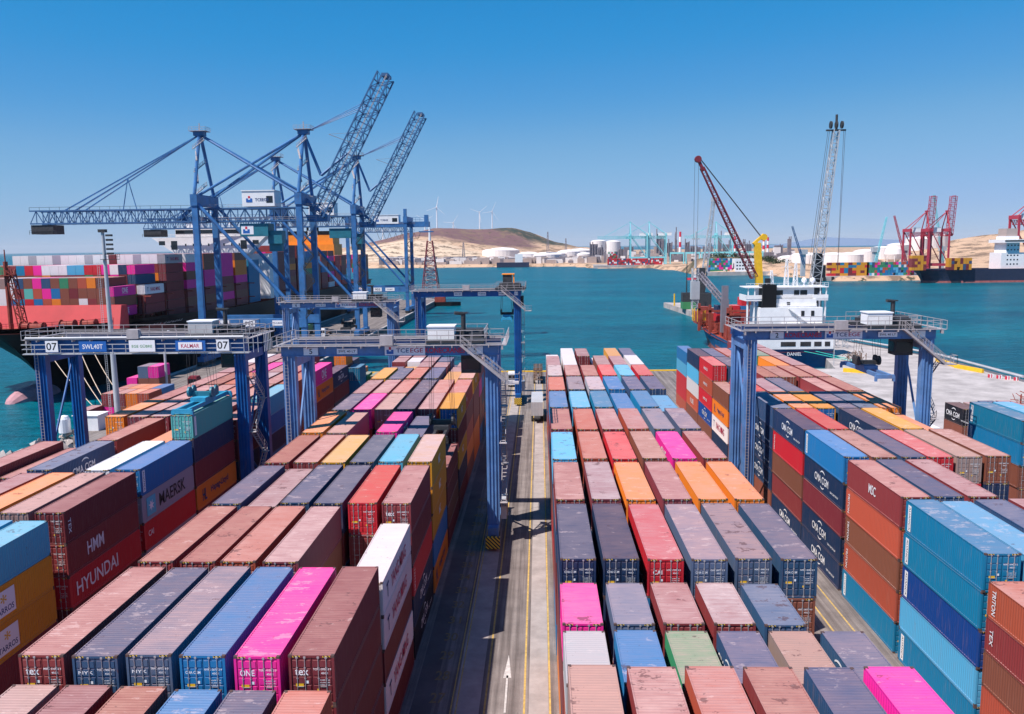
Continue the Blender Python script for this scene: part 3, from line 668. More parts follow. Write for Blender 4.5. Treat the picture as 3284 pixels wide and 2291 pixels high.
# cargo of the black ship: nineteen stacks across, bays running aft
SX = -115.3
rs = random.Random(5)
bay1 = [  # from the quay side inwards, top down
 'pep', 'eee', 'oem', 'Sew', 'eMe', 'Gee', 'ebo', 'spS', 'pSb', 'eTr', 's mt'.replace(' ', ''), 'wwb', 'qww', 'ewb', 'MwM', 'eme', 'mwe', 'mmm', 'eem']
SHIPMIX = 'mmmmmMMMMeeeeepprowsbSSGmMMet'
yb = 220.0
shipbays = [(220.0, 29.0, -115.3, 3), (234.2, 31.6, -113.6, 3), (248.4, 34.2, -113.6, 5), (262.8, 34.2, -113.6, 6), (277.0, 34.2, -113.6, 6), (291.4, 34.2, -113.6, 6), (305.7, 34.2, -113.6, 6), (320.0, 31.6, -113.6, 6), (356.0, 34.2, -113.6, 6), (370.5, 37, -113.6, 7), (385, 37, -113.6, 7), (399.5, 34.2, -113.6, 6), (414, 34.2, -113.6, 6), (428.5, 34.2, -113.6, 6), (443, 34.2, -113.6, 6), (457.5, 31.6, -113.6, 5), (472, 31.6, -113.6, 5), (520, 31.6, -113.6, 5), (534.5, 31.6, -113.6, 5)]
for bi, (y, zt, xr, nouter) in enumerate(shipbays):
    for k in range(19):
        x = xr - (k+1)*2.5; zb = 14.6 if bi else 14.2
        if k < 1 and bi < 2: z2 = 17.4+8.4 if bi == 0 else 17.4+7.8; zb = 17.4 if bi == 0 else 17.2
        else:
            z2 = zt + (2.8 if bi == 0 and k in () else 0)
        n = max(1, round((z2-zb)/2.8)); z2 = zb+n*2.8
        if bi == 0: cc = bay1[k]
        elif bi == 1 and k == 0: cc = 'wmm'
        elif bi == 1: cc = 'wpnwprrccwwwprtmGmoe'[k % 20] + ''.join(rs.choice(SHIPMIX) for _ in range(n))
        elif bi == 2: cc = 'gwwlwwMwwgwwwlww'[k % 16] + ''.join(rs.choice(SHIPMIX) for _ in range(n)) if k else 'gmmmm'
        else: cc = (rs.choice(SHIPMIX)*n if rs.random() < .25 else ''.join(rs.choice(SHIPMIX) for _ in range(n))) if k or bi > 6 else {3: 'wpepme', 4: 'eeppme', 5: 'pppmep', 6: 'eoopme'}[bi]
        mk = {}
        if k == 0:
            for i, c in enumerate(cc):
                if c == 'p' and i % 2 == 0: mk[i] = '+ONE'
                if c in 'wg' and i == 0: mk[i] = '+YANG MING'
                if c == 'o': mk[i] = '+Hapag-Lloyd'
        for i in range(n):
            if k > 0 and bi > 0 and i > 3: continue
            if bi > 8 and k > 1 and i > 2: continue
            if bi > 11 and k > 6: continue
            c = cc[i] if i < len(cc) else 'm'
            SPEC.append(dict(x=x, y=y, z=z2-(i+1)*2.8, h=2.8, L=40, c=c, tier=TIER[min(i, 4)], place=f'{ORD[k] if k < 16 else "inboard"} stack from quay, {ORD[bi] if bi < 16 else "aft"} bay, black ship', mark=mk.get(i), group='containers aboard the black ship', door=None, seen=True))
# small feeder's deck cargo
for i, (x, y, z, c) in enumerate([(62.5, 292, 8.0, 'r'), (62.5, 292, 10.8, 'n'), (65.2, 292, 10.8, 'S'), (68, 292, 10.8, 'r'), (70.7, 291, 13.6, 'r'), (73.4, 291, 13.6, 'e'), (76, 291, 13.6, 'S'), (65.2, 292, 8, 'e'), (68, 292, 8, 'm'), (70.7, 291, 8, 'm'), (70.7, 291, 10.8, 'b'), (73.4, 291, 8, 'b'), (73.4, 291, 10.8, 'm'), (76, 291, 8, 'b'), (76, 291, 10.8, 'r'), (74, 273, 13.4, 'e'), (71, 273, 13.4, 's')]):
    SPEC.append(dict(x=x, y=y, z=z, h=2.8, L=20, c=c, tier='lower' if z < 9 else ('middle' if z < 12 else 'upper'), place=f'{ORD[i] if i < 16 else "innermost"} of the deck cargo aboard the blue feeder ship', mark=None, group='deck cargo of the blue feeder ship', door=None, seen=True))
# walls of boxes on the far terminal quays
for (x0, nx_, y, z0, nz, pal, L) in [(291, 10, 846, 1.6, 5, 'yyyyMrryyMt', 40), (330, 20, 846, 1.6, 5, 'GGGbctGpsSw', 20), (206, 11, 1018, 1.6, 6, 'GGGbctGpsSw', 20), (340, 5, 768, 9, 5, 'yymMy', 20), (373, 8, 768, 9, 4, 'yyyyMs', 20), (115, 36, 1402, 2, 4, 'rrmwMsrr', 20), (118, 6, 1425, 2, 8, 'rmGwsm', 20)]:
    for i in range(nx_):
        for j in range(nz):
            if rs.random() < .04: continue
            step = 2.6 if y < 1000 or L == 20 else 2.6
            if L == 40: SPEC.append(dict(x=x0+i*4.1, y=y, z=z0+j*2.7, h=2.68, L=4.0, c=rs.choice(pal), wide=4.0, far=True))
            else: SPEC.append(dict(x=x0+i*2.62, y=y, z=z0+j*2.7, h=2.68, L=6, c=rs.choice(pal), far=True))

# which of them the camera sees, and how large: a small depth buffer over the boxes
ZW, ZH = 1024, 714
zb_, ib_ = np.zeros((ZH, ZW)), -np.ones((ZH, ZW), int)
for si, s in enumerate(SPEC):
    w = s.get('wide', CW); l = {40: CL, 20: 6.058}.get(s['L'], s['L']); x0, x1, y0, y1, z0, z1 = s['x'], s['x']+w, s['y'], s['y']+l, s['z'], s['z']+s['h']
    fcs = [[(x0, y0, z0), (x1, y0, z0), (x1, y0, z1), (x0, y0, z1)]]
    if z1 < CAMZ: fcs.append([(x0, y0, z1), (x1, y0, z1), (x1, y1, z1), (x0, y1, z1)])
    if x0 > 0: fcs.append([(x0, y0, z0), (x0, y0, z1), (x0, y1, z1), (x0, y1, z0)])
    if x1 < 0: fcs.append([(x1, y0, z0), (x1, y0, z1), (x1, y1, z1), (x1, y1, z0)])
    for q in fcs:
        px, py, d = project(q)
        if d.min() < 2: continue
        a0, a1, b0, b1 = max(0, int(px.min())), min(ZW-1, int(px.max())+1), max(0, int(py.min())), min(ZH-1, int(py.max())+1)
        if a1 < a0 or b1 < b0: continue
        X, Y = np.meshgrid(np.arange(a0, a1+1)+.5, np.arange(b0, b1+1)+.5)
        cr = [(px[(i+1) % 4]-px[i])*(Y-py[i])-(py[(i+1) % 4]-py[i])*(X-px[i]) for i in range(4)]
        ins = np.all([c >= 0 for c in cr], 0) | np.all([c <= 0 for c in cr], 0)
        if not ins.any(): continue
        A = np.stack([px, py, np.ones(4)], 1); cf, *_ = np.linalg.lstsq(A, 1/d, rcond=None)
        inv = cf[0]*X+cf[1]*Y+cf[2]; sub = zb_[b0:b1+1, a0:a1+1]; hit = ins & (inv > sub)
        sub[hit] = inv[hit]; ib_[b0:b1+1, a0:a1+1][hit] = si
cnt = np.bincount(ib_[ib_ >= 0].ravel(), minlength=len(SPEC))
order = [i for i in np.argsort(-cnt) if cnt[i] >= 12 and not SPEC[i].get('far')][:298]
chosen = set(int(i) for i in order)
print('containers', len(SPEC), 'seen', int((cnt > 0).sum()), 'kept', len(chosen), 'smallest', cnt[order[-1]])

SIDE = {  # side lettering: (text, ink, height, length along the box, distance of its middle from the door end)
 'YANG MING': ('txtred', 1.15, 6.4), 'MAERSK': ('txtdark', 1.35, 6.2), 'Hapag-Lloyd': ('txtnavy', 1.0, 5.4), 'HMM': ('txtwhite', 1.2, 2.7), 'HYUNDAI': ('txtwhite', 1.25, 6.8),
 'ONE': ('txtwhite', 1.5, 3.2), 'CMA CGM': ('txtwhite', .85, 4.4), 'MSC': ('txtwhite', .9, 1.6), 'CAI': ('txtwhite', .6, 1.1), 'TRITON': ('txtwhite', .45, 2.0), 'TEX': ('txtwhite', .4, 1.3),
 'TARROS': ('txtwhite', .8, 3.4), 'ALIANÇA': ('txtdark', .3, 2.0), 'EVERGREEN': ('txtwhite', .4, 2.0), 'SAFMARINE': ('txtdark', .3, 2.0), 'HAMBURG SÜD': ('txtwhite', .6, 3.6), 'K LINE': ('txtwhite', 1.0, 3.4)}
_panel = {}
def panel_mesh(w, h, m):
    if (w, h, m) not in _panel:
        b = MB(); b.quad((-w/2, -h/2, 0), (w/2, -h/2, 0), (w/2, h/2, 0), (-w/2, h/2, 0)); _panel[(w, h, m)] = b.mesh('logo_panel', [m])
    return _panel[(w, h, m)]
def side_mark(root, txt, sgn, L, hsc):
    ink, h, w = SIDE[txt]; l = CL if L == 40 else 6.058
    x = CW+.010 if sgn > 0 else -.010; rt = (0, 1, 0) if sgn > 0 else (0, -1, 0); ymid = l*.5
    def put(s, m, y, z, hh, ww, **k): letters(s, m, root, (x, y, z), k.get('right', rt), k.get('up', (0, 0, 1)), hh, ww, local=True)
    if txt in ('TRITON', 'TEX', 'ALIANÇA', 'EVERGREEN', 'SAFMARINE') and not (txt == 'TEX' and False):
        far = l-.75 if sgn < 0 else .75
        if txt in ('ALIANÇA', 'EVERGREEN', 'SAFMARINE'):
            o = bpy.data.objects.new('name_panel', panel_mesh(.55, 2.2, 'signwhite')); COL.objects.link(o); o.parent = root
            r_ = Vector(rt); o.matrix_local = Matrix(((r_[0], 0, sgn, x-.004*sgn), (r_[1], 0, 0, far), (0, 1, 0, CH*.5), (0, 0, 0, 1)))
        letters(txt, ink, root, (x, far, CH*.5), (0, 0, -1), rt, h, min(w, 2.1), local=True)
    elif txt == 'CMA CGM':
        put('CMA CGM', ink, ymid-.3*sgn, CH*.5, .85, 4.3)
        put('⌒' if False else '(', ink, ymid, CH*.82, 1.3, .35, right=(0, 0, -1), up=rt)
        put('(', ink, ymid, CH*.20, 1.1, .3, right=(0, 0, 1), up=tuple(-c for c in rt))
        put('CMA-CGM GROUP', ink, ymid-sgn*(-3.6), CH*.30, .22, 2.4)
    elif txt == 'MAERSK':
        st = MB(); pts = []
        for i in range(14):
            r_ = .62 if i % 2 == 0 else .26; t = math.pi*2*i/14+.2; pts.append((r_*math.cos(t), r_*math.sin(t), .006))
        st.add(pts, [tuple(range(14))]); 
        o = bpy.data.objects.new('logo_panel', panel_mesh(1.9, 1.9, 'cyanlogo')); COL.objects.link(o); o.parent = root
        q = bpy.data.objects.new('star_emblem', st.mesh('star_emblem', ['signwhite'])); COL.objects.link(q); q.parent = root
        r_ = Vector(rt); ys = ymid-sgn*4.2
        mm = Matrix(((r_[0], 0, sgn, x-.003*sgn), (r_[1], 0, 0, ys), (0, 1, 0, CH*.5), (0, 0, 0, 1))); o.matrix_local = mm; q.matrix_local = mm
        put('MAERSK', ink, ymid+sgn*.7, CH*.5, h, w)
    elif txt == 'Hapag-Lloyd':
        put('HL', 'txtnavy', ymid-sgn*3.9, CH*.5, 1.4, 1.2); put('Hapag-Lloyd', 'txtnavy' if True else ink, ymid+sgn*.6, CH*.5, h, w)
    elif txt == 'YANG MING':
        put('T', 'txtnavy', ymid-sgn*4.3, CH*.5, 1.2, .9); put('YANG MING', ink, ymid+sgn*.3, CH*.5, h, w)
    elif txt == 'ONE':
        put('ONE', ink, ymid, CH*.56, h, w); put('OCEAN NETWORK EXPRESS', ink, ymid, CH*.22, .16, 3.2)
    elif txt == 'TARROS':
        o = bpy.data.objects.new('logo_panel', panel_mesh(2.6, 1.9, 'signwhite')); COL.objects.link(o); o.parent = root
        r_ = Vector(rt); o.matrix_local = Matrix(((r_[0], 0, sgn, x-.004*sgn), (r_[1], 0, 0, ymid), (0, 1, 0, CH*.5), (0, 0, 0, 1)))
        put('TARROS', 'txtnavy', ymid, CH*.32, .45, 2.2); put('*', 'txtgold', ymid, CH*.62, .7, .7)
    elif txt in ('CAI', 'MSC'):
        put(txt, ink, (ymid if txt == 'MSC' else (1.4 if sgn > 0 else l-1.4)), CH*.55, h, w)
    else: put(txt, ink, ymid if txt not in ('HMM', 'HYUNDAI') else l*.36, CH*.5, h, w)
_codes = random.Random(3)
ID_PREFIX = ['TGBU', 'NYKU', 'CMAU', 'TCLU', 'TCNU', 'CAIU', 'TRHU', 'MSKU']
def door_marks(root, txt):
    y = -.004 if False else .016
    if txt and not txt[0] in '+-':
        hh, ww = {'tex': (.36, .72), 'ONE': (.34, .78), 'CAI': (.30, .62), 'NYK': (.18, .8), 'CMA CGM': (.16, .8), 'TEX': (.2, .5)}[txt]
        letters(txt, 'txtwhite', root, (.14+.54, y, CH*.66), (1, 0, 0), (0, 0, 1), hh, ww, local=True)
    letters(f"{_codes.choice(ID_PREFIX)} {_codes.randint(100000, 999999)} {_codes.randint(0, 9)}", 'txtwhite', root, (CW-.67, y, CH*.72), (1, 0, 0), (0, 0, 1), .12, .95, local=True)
    letters('45G1', 'txtwhite', root, (CW-.55, y, CH*.64), (1, 0, 0), (0, 0, 1), .11, .36, local=True)
    for k, zz in enumerate((.50, .45, .40)): letters(['30,480 KGS', '67,200 LBS', '3,890 KGS'][k], 'txtwhite', root, (CW-.55, y, CH*zz), (1, 0, 0), (0, 0, 1), .075, .55, local=True)
    for w_, h_, m_, px_, pz_ in ((.42, .16, 'yellow', .55, .40), (.16, .16, 'signwhite', .95, .46), (.16, .14, 'yellow', 1.55, .30)):
        o = bpy.data.objects.new('sticker', panel_mesh(w_, h_, m_)); COL.objects.link(o); o.parent = root
        o.matrix_local = Matrix(((1, 0, 0, px_), (0, 0, -1, y), (0, 1, 0, CH*pz_), (0, 0, 0, 1)))
USED = {}
for si in sorted(chosen):
    s = SPEC[si]; cm = CM[s['L']]; base, dust, word = PAL[s['c']]
    j = random.uniform(.86, 1.14); jc = [min(1, c*j*random.uniform(.94, 1.06)) for c in base]; colr = (*jc, max(.05, min(.95, dust*random.uniform(.8, 1.2))))
    size = 'short ' if s['L'] == 20 else ''
    lab = f"{size}{word} container, {s['tier']} tier, {s['place']}"
    loc = (s['x'], s['y'], s['z'])
    if cnt[si] >= 420:
        root = bpy.data.objects.new('shipping_container', None); COL.objects.link(root); root.empty_display_size = .5
        def part(nm, me):
            o = bpy.data.objects.new(nm, me); COL.objects.link(o); o.parent = root; o.color = colr; return o
        part('body', cm['body']); d0 = part('door', cm['doors'][0]); d1 = part('door', cm['doors'][1])
        if s['c'] == 'y' and s['y'] > 105 and s['y'] < 108 and s['tier'] == 'top':
            for d in (d0, d1): d.color = (.01, .12, .36, .3); d['label'] = 'blue door on the yellow container'
        for q, rm in enumerate(cm['rods']):
            o = bpy.data.objects.new('lock_rod', rm); COL.objects.link(o); o.parent = d0 if q < 2 else d1
        if s['y'] < 125 and (s['tier'] == 'top' or s['mark']): door_marks(root, s['mark'])
    else:
        root = bpy.data.objects.new('shipping_container', cm['whole']); COL.objects.link(root); root.color = colr
    root.rotation_euler.z = random.uniform(-.0022, .0022)
    root.location = (loc[0]+random.uniform(-.035, .035), loc[1]+random.uniform(-.05, .05), loc[2]); aboard = s['y'] > 200 and s['x'] < -100; root.scale = (.962 if aboard else 1, 1, (s['h']-(.08 if aboard else .012))/CH); ORG[root] = Vector(loc)
    if s['mark'] and s['mark'][0] in '+-': side_mark(root, s['mark'][1:], 1 if s['mark'][0] == '+' else -1, s['L'], s['h'])
    tag(root, lab, 'container', s['group'])
rest = MB(); rc = []
for si, s in enumerate(SPEC):
    if si in chosen: continue
    w = s.get('wide', CW); l = {40: CL, 20: 6.058}.get(s['L'], s['L'])
    rest.bx(s['x'], s['x']+w, s['y'], s['y']+l, s['z'], s['z']+s['h']-.012)
    b_, d_, _ = PAL[s['c']]; rc += [(*b_, d_)]*24
ro = rest.build('stacked_containers', 'paint_rest')
at = ro.data.color_attributes.new('paint', 'FLOAT_COLOR', 'CORNER'); at.data.foreach_set('color', np.array(rc, 'f').ravel())
tag(ro, kind='stuff')

# ---------------------------------------------------------------- gantry cranes over the stacks
def logo(root, cx, y, cz, s):
    """the terminal operator's emblem: a blue cup with a red square in it"""
    b = MB()
    for x0, x1, z0, z1, m_ in ((-.5, .5, -.5, .12, 0), (-.16, .16, -.1, .5, 1), (-.16, .16, .12, .5, 2)):
        b.quad((cx+x0*s, y-.004*(m_+1), cz+z0*s), (cx+x1*s, y-.004*(m_+1), cz+z0*s), (cx+x1*s, y-.004*(m_+1), cz+z1*s), (cx+x0*s, y-.004*(m_+1), cz+z1*s), m_)
    return b.build('emblem', ['signblue', 'signwhite', 'red'], root)
XR, ZU = (1, 0, 0), (0, 0, 1)
def sign(root, x0, x1, y, z0, z1, txt, ink='txtdark', plate='signwhite', h=.6, w=None, emblem=False, name='sign_panel'):
    b = MB(); b.bx(x0, x1, y-.05, y-.008, z0, z1); o = b.build(name, plate, root)
    cx, cz = (x0+x1)/2, (z0+z1)/2
    if emblem:
        s = (z1-z0)*.78; logo(root, x0+s*.75, y-.055, cz, s)
        letters('TCE', 'txtnavy', root, (x0+s*1.55+(x1-x0-s*1.7)*.24, y-.058, cz), XR, ZU, h, (x1-x0-s*1.8)*.46)
        letters('EGE', 'txtred', root, (x0+s*1.55+(x1-x0-s*1.7)*.74, y-.058, cz), XR, ZU, h, (x1-x0-s*1.8)*.46)
    elif txt: letters(txt, ink, root, (cx, y-.056, cz), XR, ZU, h, w)
    return o
def spreader(root, xc, yc, z, zt, L=12.0, paint='teal', along=True, wheels='dkgrey'):
    """lifting beam on its ropes"""
    b = MB()
    for dx in (-.62, .62): b.bx(xc+dx-.16, xc+dx+.16, yc-L*.5, yc+L*.5, z+.05, z+.55)
    for dy in (-L/2, L/2): b.bx(xc-1.15, xc+1.15, yc+dy-.18, yc+dy+.18, z, z+.5)
    b.bx(xc-.9, xc+.9, yc-1.6, yc+1.6, z+.5, z+1.0)
    for sx in (-1, 1):
        for sy in (-1, 1): b.bx(xc+sx*1.1-.14, xc+sx*1.1+.14, yc+sy*(L/2)-.16, yc+sy*(L/2)+.16, z-.35, z+.3)
    sp = b.build('spreader', paint, root)
    w = MB()
    for dx in (-1.35, 1.35):
        for dy in (-.5, .5): w.tube((xc+dx-.12, yc+dy*1.2, z+1.55), (xc+dx+.12, yc+dy*1.2, z+1.55), .62, 14)
    w.bx(xc-1.5, xc+1.5, yc-.35, yc+.35, z+.95, z+1.5)
    w.build('sheave', wheels, root)
    c = MB()
    for dx in (-1.5, -1.15, 1.15, 1.5):
        for dy in (-.7, .7): c.tube((xc+dx, yc+dy, z+1.5), (xc+dx*.8, yc+dy*1.6, zt), .022, 4)
    c.build('hoist_rope', 'steel', root)
def rtg(label, L0, R1, y0, y1, zb, zt, num, signs, troll, spr, style='konecranes', paint='blue2', legw=1.45, stairs=True, zig=True, sy=0.0, cat='gantry crane', house='white'):
    """portal over a block of containers: legs L0.. and ..R1, near girder at y0, far girder at y1, girder underside zb and top zt"""
    t = thing('gantry_crane', label, cat, ((L0+R1)/2, y0, 0), 'gantry cranes of the container yard')
    gw = 1.25
    for yy in (y0, y1):
        g = MB(); g.bx(L0-.1, R1+.1, yy, yy+gw, zb, zt)
        g.bx(L0-.15, R1+.15, yy-.12, yy+gw+.12, zb, zb+.08); g.bx(L0-.15, R1+.15, yy-.12, yy+gw+.12, zt-.08, zt)
        n = int((R1-L0)/1.4)
        for i in range(n): g.bx(L0+i*(R1-L0)/n, L0+i*(R1-L0)/n+.03, yy-.1, yy, zb+.08, zb+.38)
        g.build('girder', paint, t)
    for x0, sg in ((L0, 1), (R1-legw, -1)):
        for yy in (y0, y1):
            l = MB(); l.bx(x0, x0+legw, yy+.08, yy+1.1, 2.4, zb)
            for dx in (.22, .62, 1.02): l.bx(x0+dx, x0+dx+.10, yy-.06, yy+.08, 2.6, zb-.2)
            l.build('leg', paint, t)
        s = MB(); s.bx(x0+.1, x0+legw-.1, y0-1.2, y1+2.2, 1.35, 2.4); s.build('sill_beam', paint, t)
        s = MB(); s.bx(x0+.15, x0+legw-.15, y0+1.1, y1+.08, zb-1.4, zb-.3); s.build('end_tie', paint, t)
        b = MB(); q = x0+legw/2
        b.tube((q, y0+1.1, 9), (q, y1+.1, 3.2), .16, 6); b.tube((q, y1+.1, zb-1.5), (q, y0+1.1, 9.5), .16, 6); b.build('brace', paint, t)
        for yy in (y0-.6, y1+1.5):
            b = MB(); b.bx(x0+.05, x0+legw-.05, yy-1.5, yy+1.3, .75, 1.4); b.build('bogie', 'dkgrey', t)
            for dy in (-.75, .75):
                w = MB(); w.tube((q-.28, yy+dy, .78), (q+.28, yy+dy, .78), .77, 16); w.build('wheel', 'rubber', t)
        b = MB(); b.bx(x0-.1, x0+legw+.1, y0-2.5, y0-2.1, .35, 1.75); b.build('bumper', 'hazard_big', t)
    k = MB()   # walkways and handrails on top
    for yy in (y0, y1):
        k.bx(L0-.4, R1+.5, yy-.6, yy-.14, zt-.02, zt+.05); k.bx(L0-.3, R1+.4, yy+.45, yy+.62, zt, zt+.16)
    k.bx(L0-.9, L0-.42, y0-.8, y1+1.2, zt-.02, zt+.05); k.bx(R1+.52, R1+1.1, y0-.8, y1+1.2, zt-.02, zt+.05)
    for x in (L0-.4, R1+.5): k.bx(min(x, x+.2), max(x, x+.2), y0-.8, y0-.2, zt-.5, zt-.1)
    for i in range(12): k.bx(L0+1+i*(R1-L0-2)/11, L0+1.08+i*(R1-L0-2)/11, y0-.8, y0-.12, zt-.25, zt-.03)
    k.build('walkway', 'grey', t)
    h = MB(); rc = 'grey'
    for yy in (y0-.82, y1-.82): h.rail([(L0-.4, yy+.25, zt+.05), (R1+.5, yy+.25, zt+.05)], 1.1, 1.7, .055)
    h.rail([(L0-.85, y0-.8, zt+.05), (L0-.85, y1+1.2, zt+.05)], 1.1, 1.7, .055); h.rail([(R1+1.05, y0-.8, zt+.05), (R1+1.05, y1+1.2, zt+.05)], 1.1, 1.7, .055)
    h.build('handrail', rc, t)
    # trolley with machinery, white house, chimney, cab
    tx = troll; q = MB(); q.bx(tx-3.4, tx+3.4, y0+.3, y1+.9, zt+.18, zt+.55)
    for i in range(9): q.bx(tx-1+random.uniform(-2.2, 2.6), tx+.1+random.uniform(-1, 2.9), y0+random.uniform(1.2, 4.5), y0+random.uniform(5, 7), zt+.5, zt+random.uniform(.9, 1.5))
    q.build('trolley', 'dkgrey', t)
    q = MB(); q.rail([(tx-3.4, y0+.3, zt+.55), (tx+3.4, y0+.3, zt+.55), (tx+3.4, y1+.9, zt+.55), (tx-3.4, y1+.9, zt+.55)], 1.1, 1.2, .05); q.build('trolley_handrail', rc, t)
    if house:
        q = MB(); q.bx(tx-3.2, tx-.1, y0+.8, y0+3.2, zt+.55, zt+2.0); q.bx(tx-3.3, tx, y0+.7, y0+3.3, zt+2.0, zt+2.14, 1); q.build('machinery_house', [house, 'signwhite'], t)
        q = MB(); q.tube((tx+.8, y0+3, zt+.5), (tx+.8, y0+3, zt+3.4), .28, 10); q.tube((tx+.8, y0+3, zt+3.4), (tx-.2, y0+2.6, zt+3.5), .2, 8); q.bx(tx+.5, tx+1.3, y0+2.6, y0+3.4, zt+3.4, zt+3.55); q.build('exhaust', 'dkgrey', t)
    q = MB(); q.bx(tx+.6, tx+2.9, y0+1.3, y0+3.4, zb-2.3, zb-.1); q.bx(tx+.75, tx+2.75, y0+1.27, y0+1.3, zb-1.9, zb-.6, 1); q.bx(tx+.57, tx+.6, y0+1.5, y0+3.2, zb-1.9, zb-.6, 1); q.build('operator_cab', ['dkgrey', 'glass'], t)
    s = MB()
    if stairs:
        a = Vector((R1-4.2, y0-.5, zt+.1)); b_ = Vector((R1+1.2, y0-.5, zb-3.2))
        for dy in (-.38, .38): s.beam(a+Vector((0, dy, 0)), b_+Vector((0, dy, 0)), .07, .28)
        for i in range(16): p = a.lerp(b_, (i+.5)/16); s.bx(p.x-.14, p.x+.14, p.y-.38, p.y+.38, p.z-.02, p.z+.02)
        for dy in (-.4, .4): s.rail([a+Vector((0, dy, 0)), b_+Vector((0, dy, 0))], 1.05, 1.1, .045)
        s.bx(R1+.9, R1+2.5, y0-.95, y0+.9, zb-3.3, zb-3.2); s.rail([(R1+.9, y0-.95, zb-3.2), (R1+2.5, y0-.95, zb-3.2), (R1+2.5, y0+.9, zb-3.2)], 1.1, .8, .045)
    if zig:
        zc = zb-3.2; sg = 1
        while zc > 4:                            # zig-zag flights down the leg
            p, q_ = Vector((R1+.5, y0+.2 if sg > 0 else y0+4.2, zc)), Vector((R1+.5, y0+4.2 if sg > 0 else y0+.2, max(2.4, zc-3.6)))
            for dx in (-.3, .3): s.beam(p+Vector((dx, 0, 0)), q_+Vector((dx, 0, 0)), .06, .22)
            for i in range(10): m_ = p.lerp(q_, (i+.5)/10); s.bx(m_.x-.3, m_.x+.3, m_.y-.13, m_.y+.13, m_.z-.02, m_.z+.02)
            s.rail([p+Vector((.32, 0, 0)), q_+Vector((.32, 0, 0))], 1.0, 1.3, .045); s.bx(R1+.1, R1+.95, q_.y-.5, q_.y+.5, q_.z-.05, q_.z)
            zc -= 3.6; sg = -sg
    if s.v: s.build('stair', 'grey', t)
    q = MB(); q.bx((L0+R1)/2-.9, (L0+R1)/2+.6, y0-.95, y0-.15, zt+.1, zt+1.25); q.build('electrical_cabinet', 'grey', t)
    q = MB(); q.bx(R1+.05, R1+.75, y0+1.6, y0+4.6, 2.6, 4.8); q.bx(L0-.7, L0-.05, y0+1.6, y0+3.6, 2.6, 4.2); q.build('electrical_cabinet', 'silver', t)
    l = MB()
    for x in (L0+.25, L0+.65): l.beam((x, y0-.14, 3), (x, y0-.14, zb), .05, .05)
    for i in range(int((zb-3)/.4)): l.beam((L0+.25, y0-.14, 3+i*.4), (L0+.65, y0-.14, 3+i*.4), .03, .03)
    l.build('ladder', 'grey', t)
    for sg in signs: sign(t, *sg[:2], y0-.13-sy, sg[2], sg[3], *sg[4], **sg[5])
    if spr: spreader(t, *spr)
    return t
zb, zt = 22.8, 24.0
rtg('blue rail-topped yard gantry numbered 5 straddling the block left of the lane', -30.1, -4.95, 94.3, 101.7, zb, zt, '5',
    [(-27.5, -25.8, 22.95, 23.85, ('5',), dict(h=.62)), (-23.6, -21.2, 23.05, 23.7, ('SWL 40 LT',), dict(h=.26, w=2.0)), (-18.0, -13.3, 22.9, 23.95, ('',), dict(h=.5, emblem=True)), (-8.4, -6.6, 22.95, 23.85, ('5',), dict(h=.62))],
    -9.9, (-12.0, 98.2, 12.9, 24.2, 9.5, 'dkgrey'))
letters('KONECRANES', 'red', [o for o in COL.objects if o.name.startswith('gantry_crane')][-1], (-11.0, 94.16, 23.4), XR, ZU, .62, 4.6)
G5 = [o for o in COL.objects if o.name.startswith('gantry_crane')][-1]
rtg('blue yard gantry numbered 2 straddling the block at the right', 26.4, 50.2, 105.8, 112.8, 22.95, 24.15, '2',
    [(29.4, 31.1, 23.1, 24.0, ('2',), dict(h=.62)), (41.0, 45.2, 23.05, 24.1, ('',), dict(h=.5, emblem=True)) if False else (36.3, 41.0, 23.05, 24.1, ('',), dict(h=.5, emblem=True)), (43.0, 45.4, 23.2, 23.85, ('SWL 40 LT',), dict(h=.26, w=2.0)), (47.2, 48.9, 23.1, 24.0, ('2',), dict(h=.62))],
    45.2, (43.2, 109.5, 18.2, 24.2, 12, 'blue2'))
G2 = [o for o in COL.objects if o.name.startswith('gantry_crane')][-1]
letters('KONECRANES', 'red', G2, (33.6, 105.66, 23.55), XR, ZU, .62, 4.6)
rtg('blue yard gantry numbered 6 standing beyond the far-left block', -58.3, -33.0, 184, 191, 22.0, 23.3, '6',
    [(-55.8, -54.0, 22.2, 23.1, ('6',), dict(h=.6)), (-50.5, -48.2, 22.3, 22.95, ('SWL 40 LT',), dict(h=.26, w=2.0)), (-46, -41.2, 22.1, 23.2, ('',), dict(h=.5, emblem=True)), (-36.3, -34.5, 22.2, 23.1, ('6',), dict(h=.6))], -39.0, (-44, 187.5, 17, 23, 6, 'dkgrey'))
G6 = [o for o in COL.objects if o.name.startswith('gantry_crane')][-1]
letters('KONECRANES', 'red', G6, (-38.6, 183.86, 22.65), XR, ZU, .62, 4.0)
rtg('taller blue yard gantry standing over the open end of the lane by the sea', -27.9, -4.3, 182.5, 189.5, 24.3, 25.6, '11',
    [(-19, -17.2, 24.5, 25.3, ('SWL 40T',), dict(h=.3, w=1.4)), (-13.7, -11.9, 24.5, 25.3, ('TCEEGE',), dict(h=.3, w=1.5)), (-9.1, -7.7, 24.5, 25.3, ('KALMAR',), dict(h=.3, w=1.2)), (-5.6, -4.8, 24.5, 25.3, ('11',), dict(h=.4, w=.5))], -6.5, (-7.4, 186, 19.0, 25.6, 6, 'teal'), paint='bluedeep', house=None)
G11 = [o for o in COL.objects if o.name.startswith('gantry_crane')][-1]
q = MB(); q.bx(-8.2, -6.2, 184, 187, 26.2, 29.0); q.bx(-8.4, -5.6, 183.8, 187.2, 29.0, 29.2, 1); q.bx(-5.9, -5.6, 184, 184.3, 26.2, 29.0, 1); q.build('winch_house', ['dkgrey', 'orange'], G11)
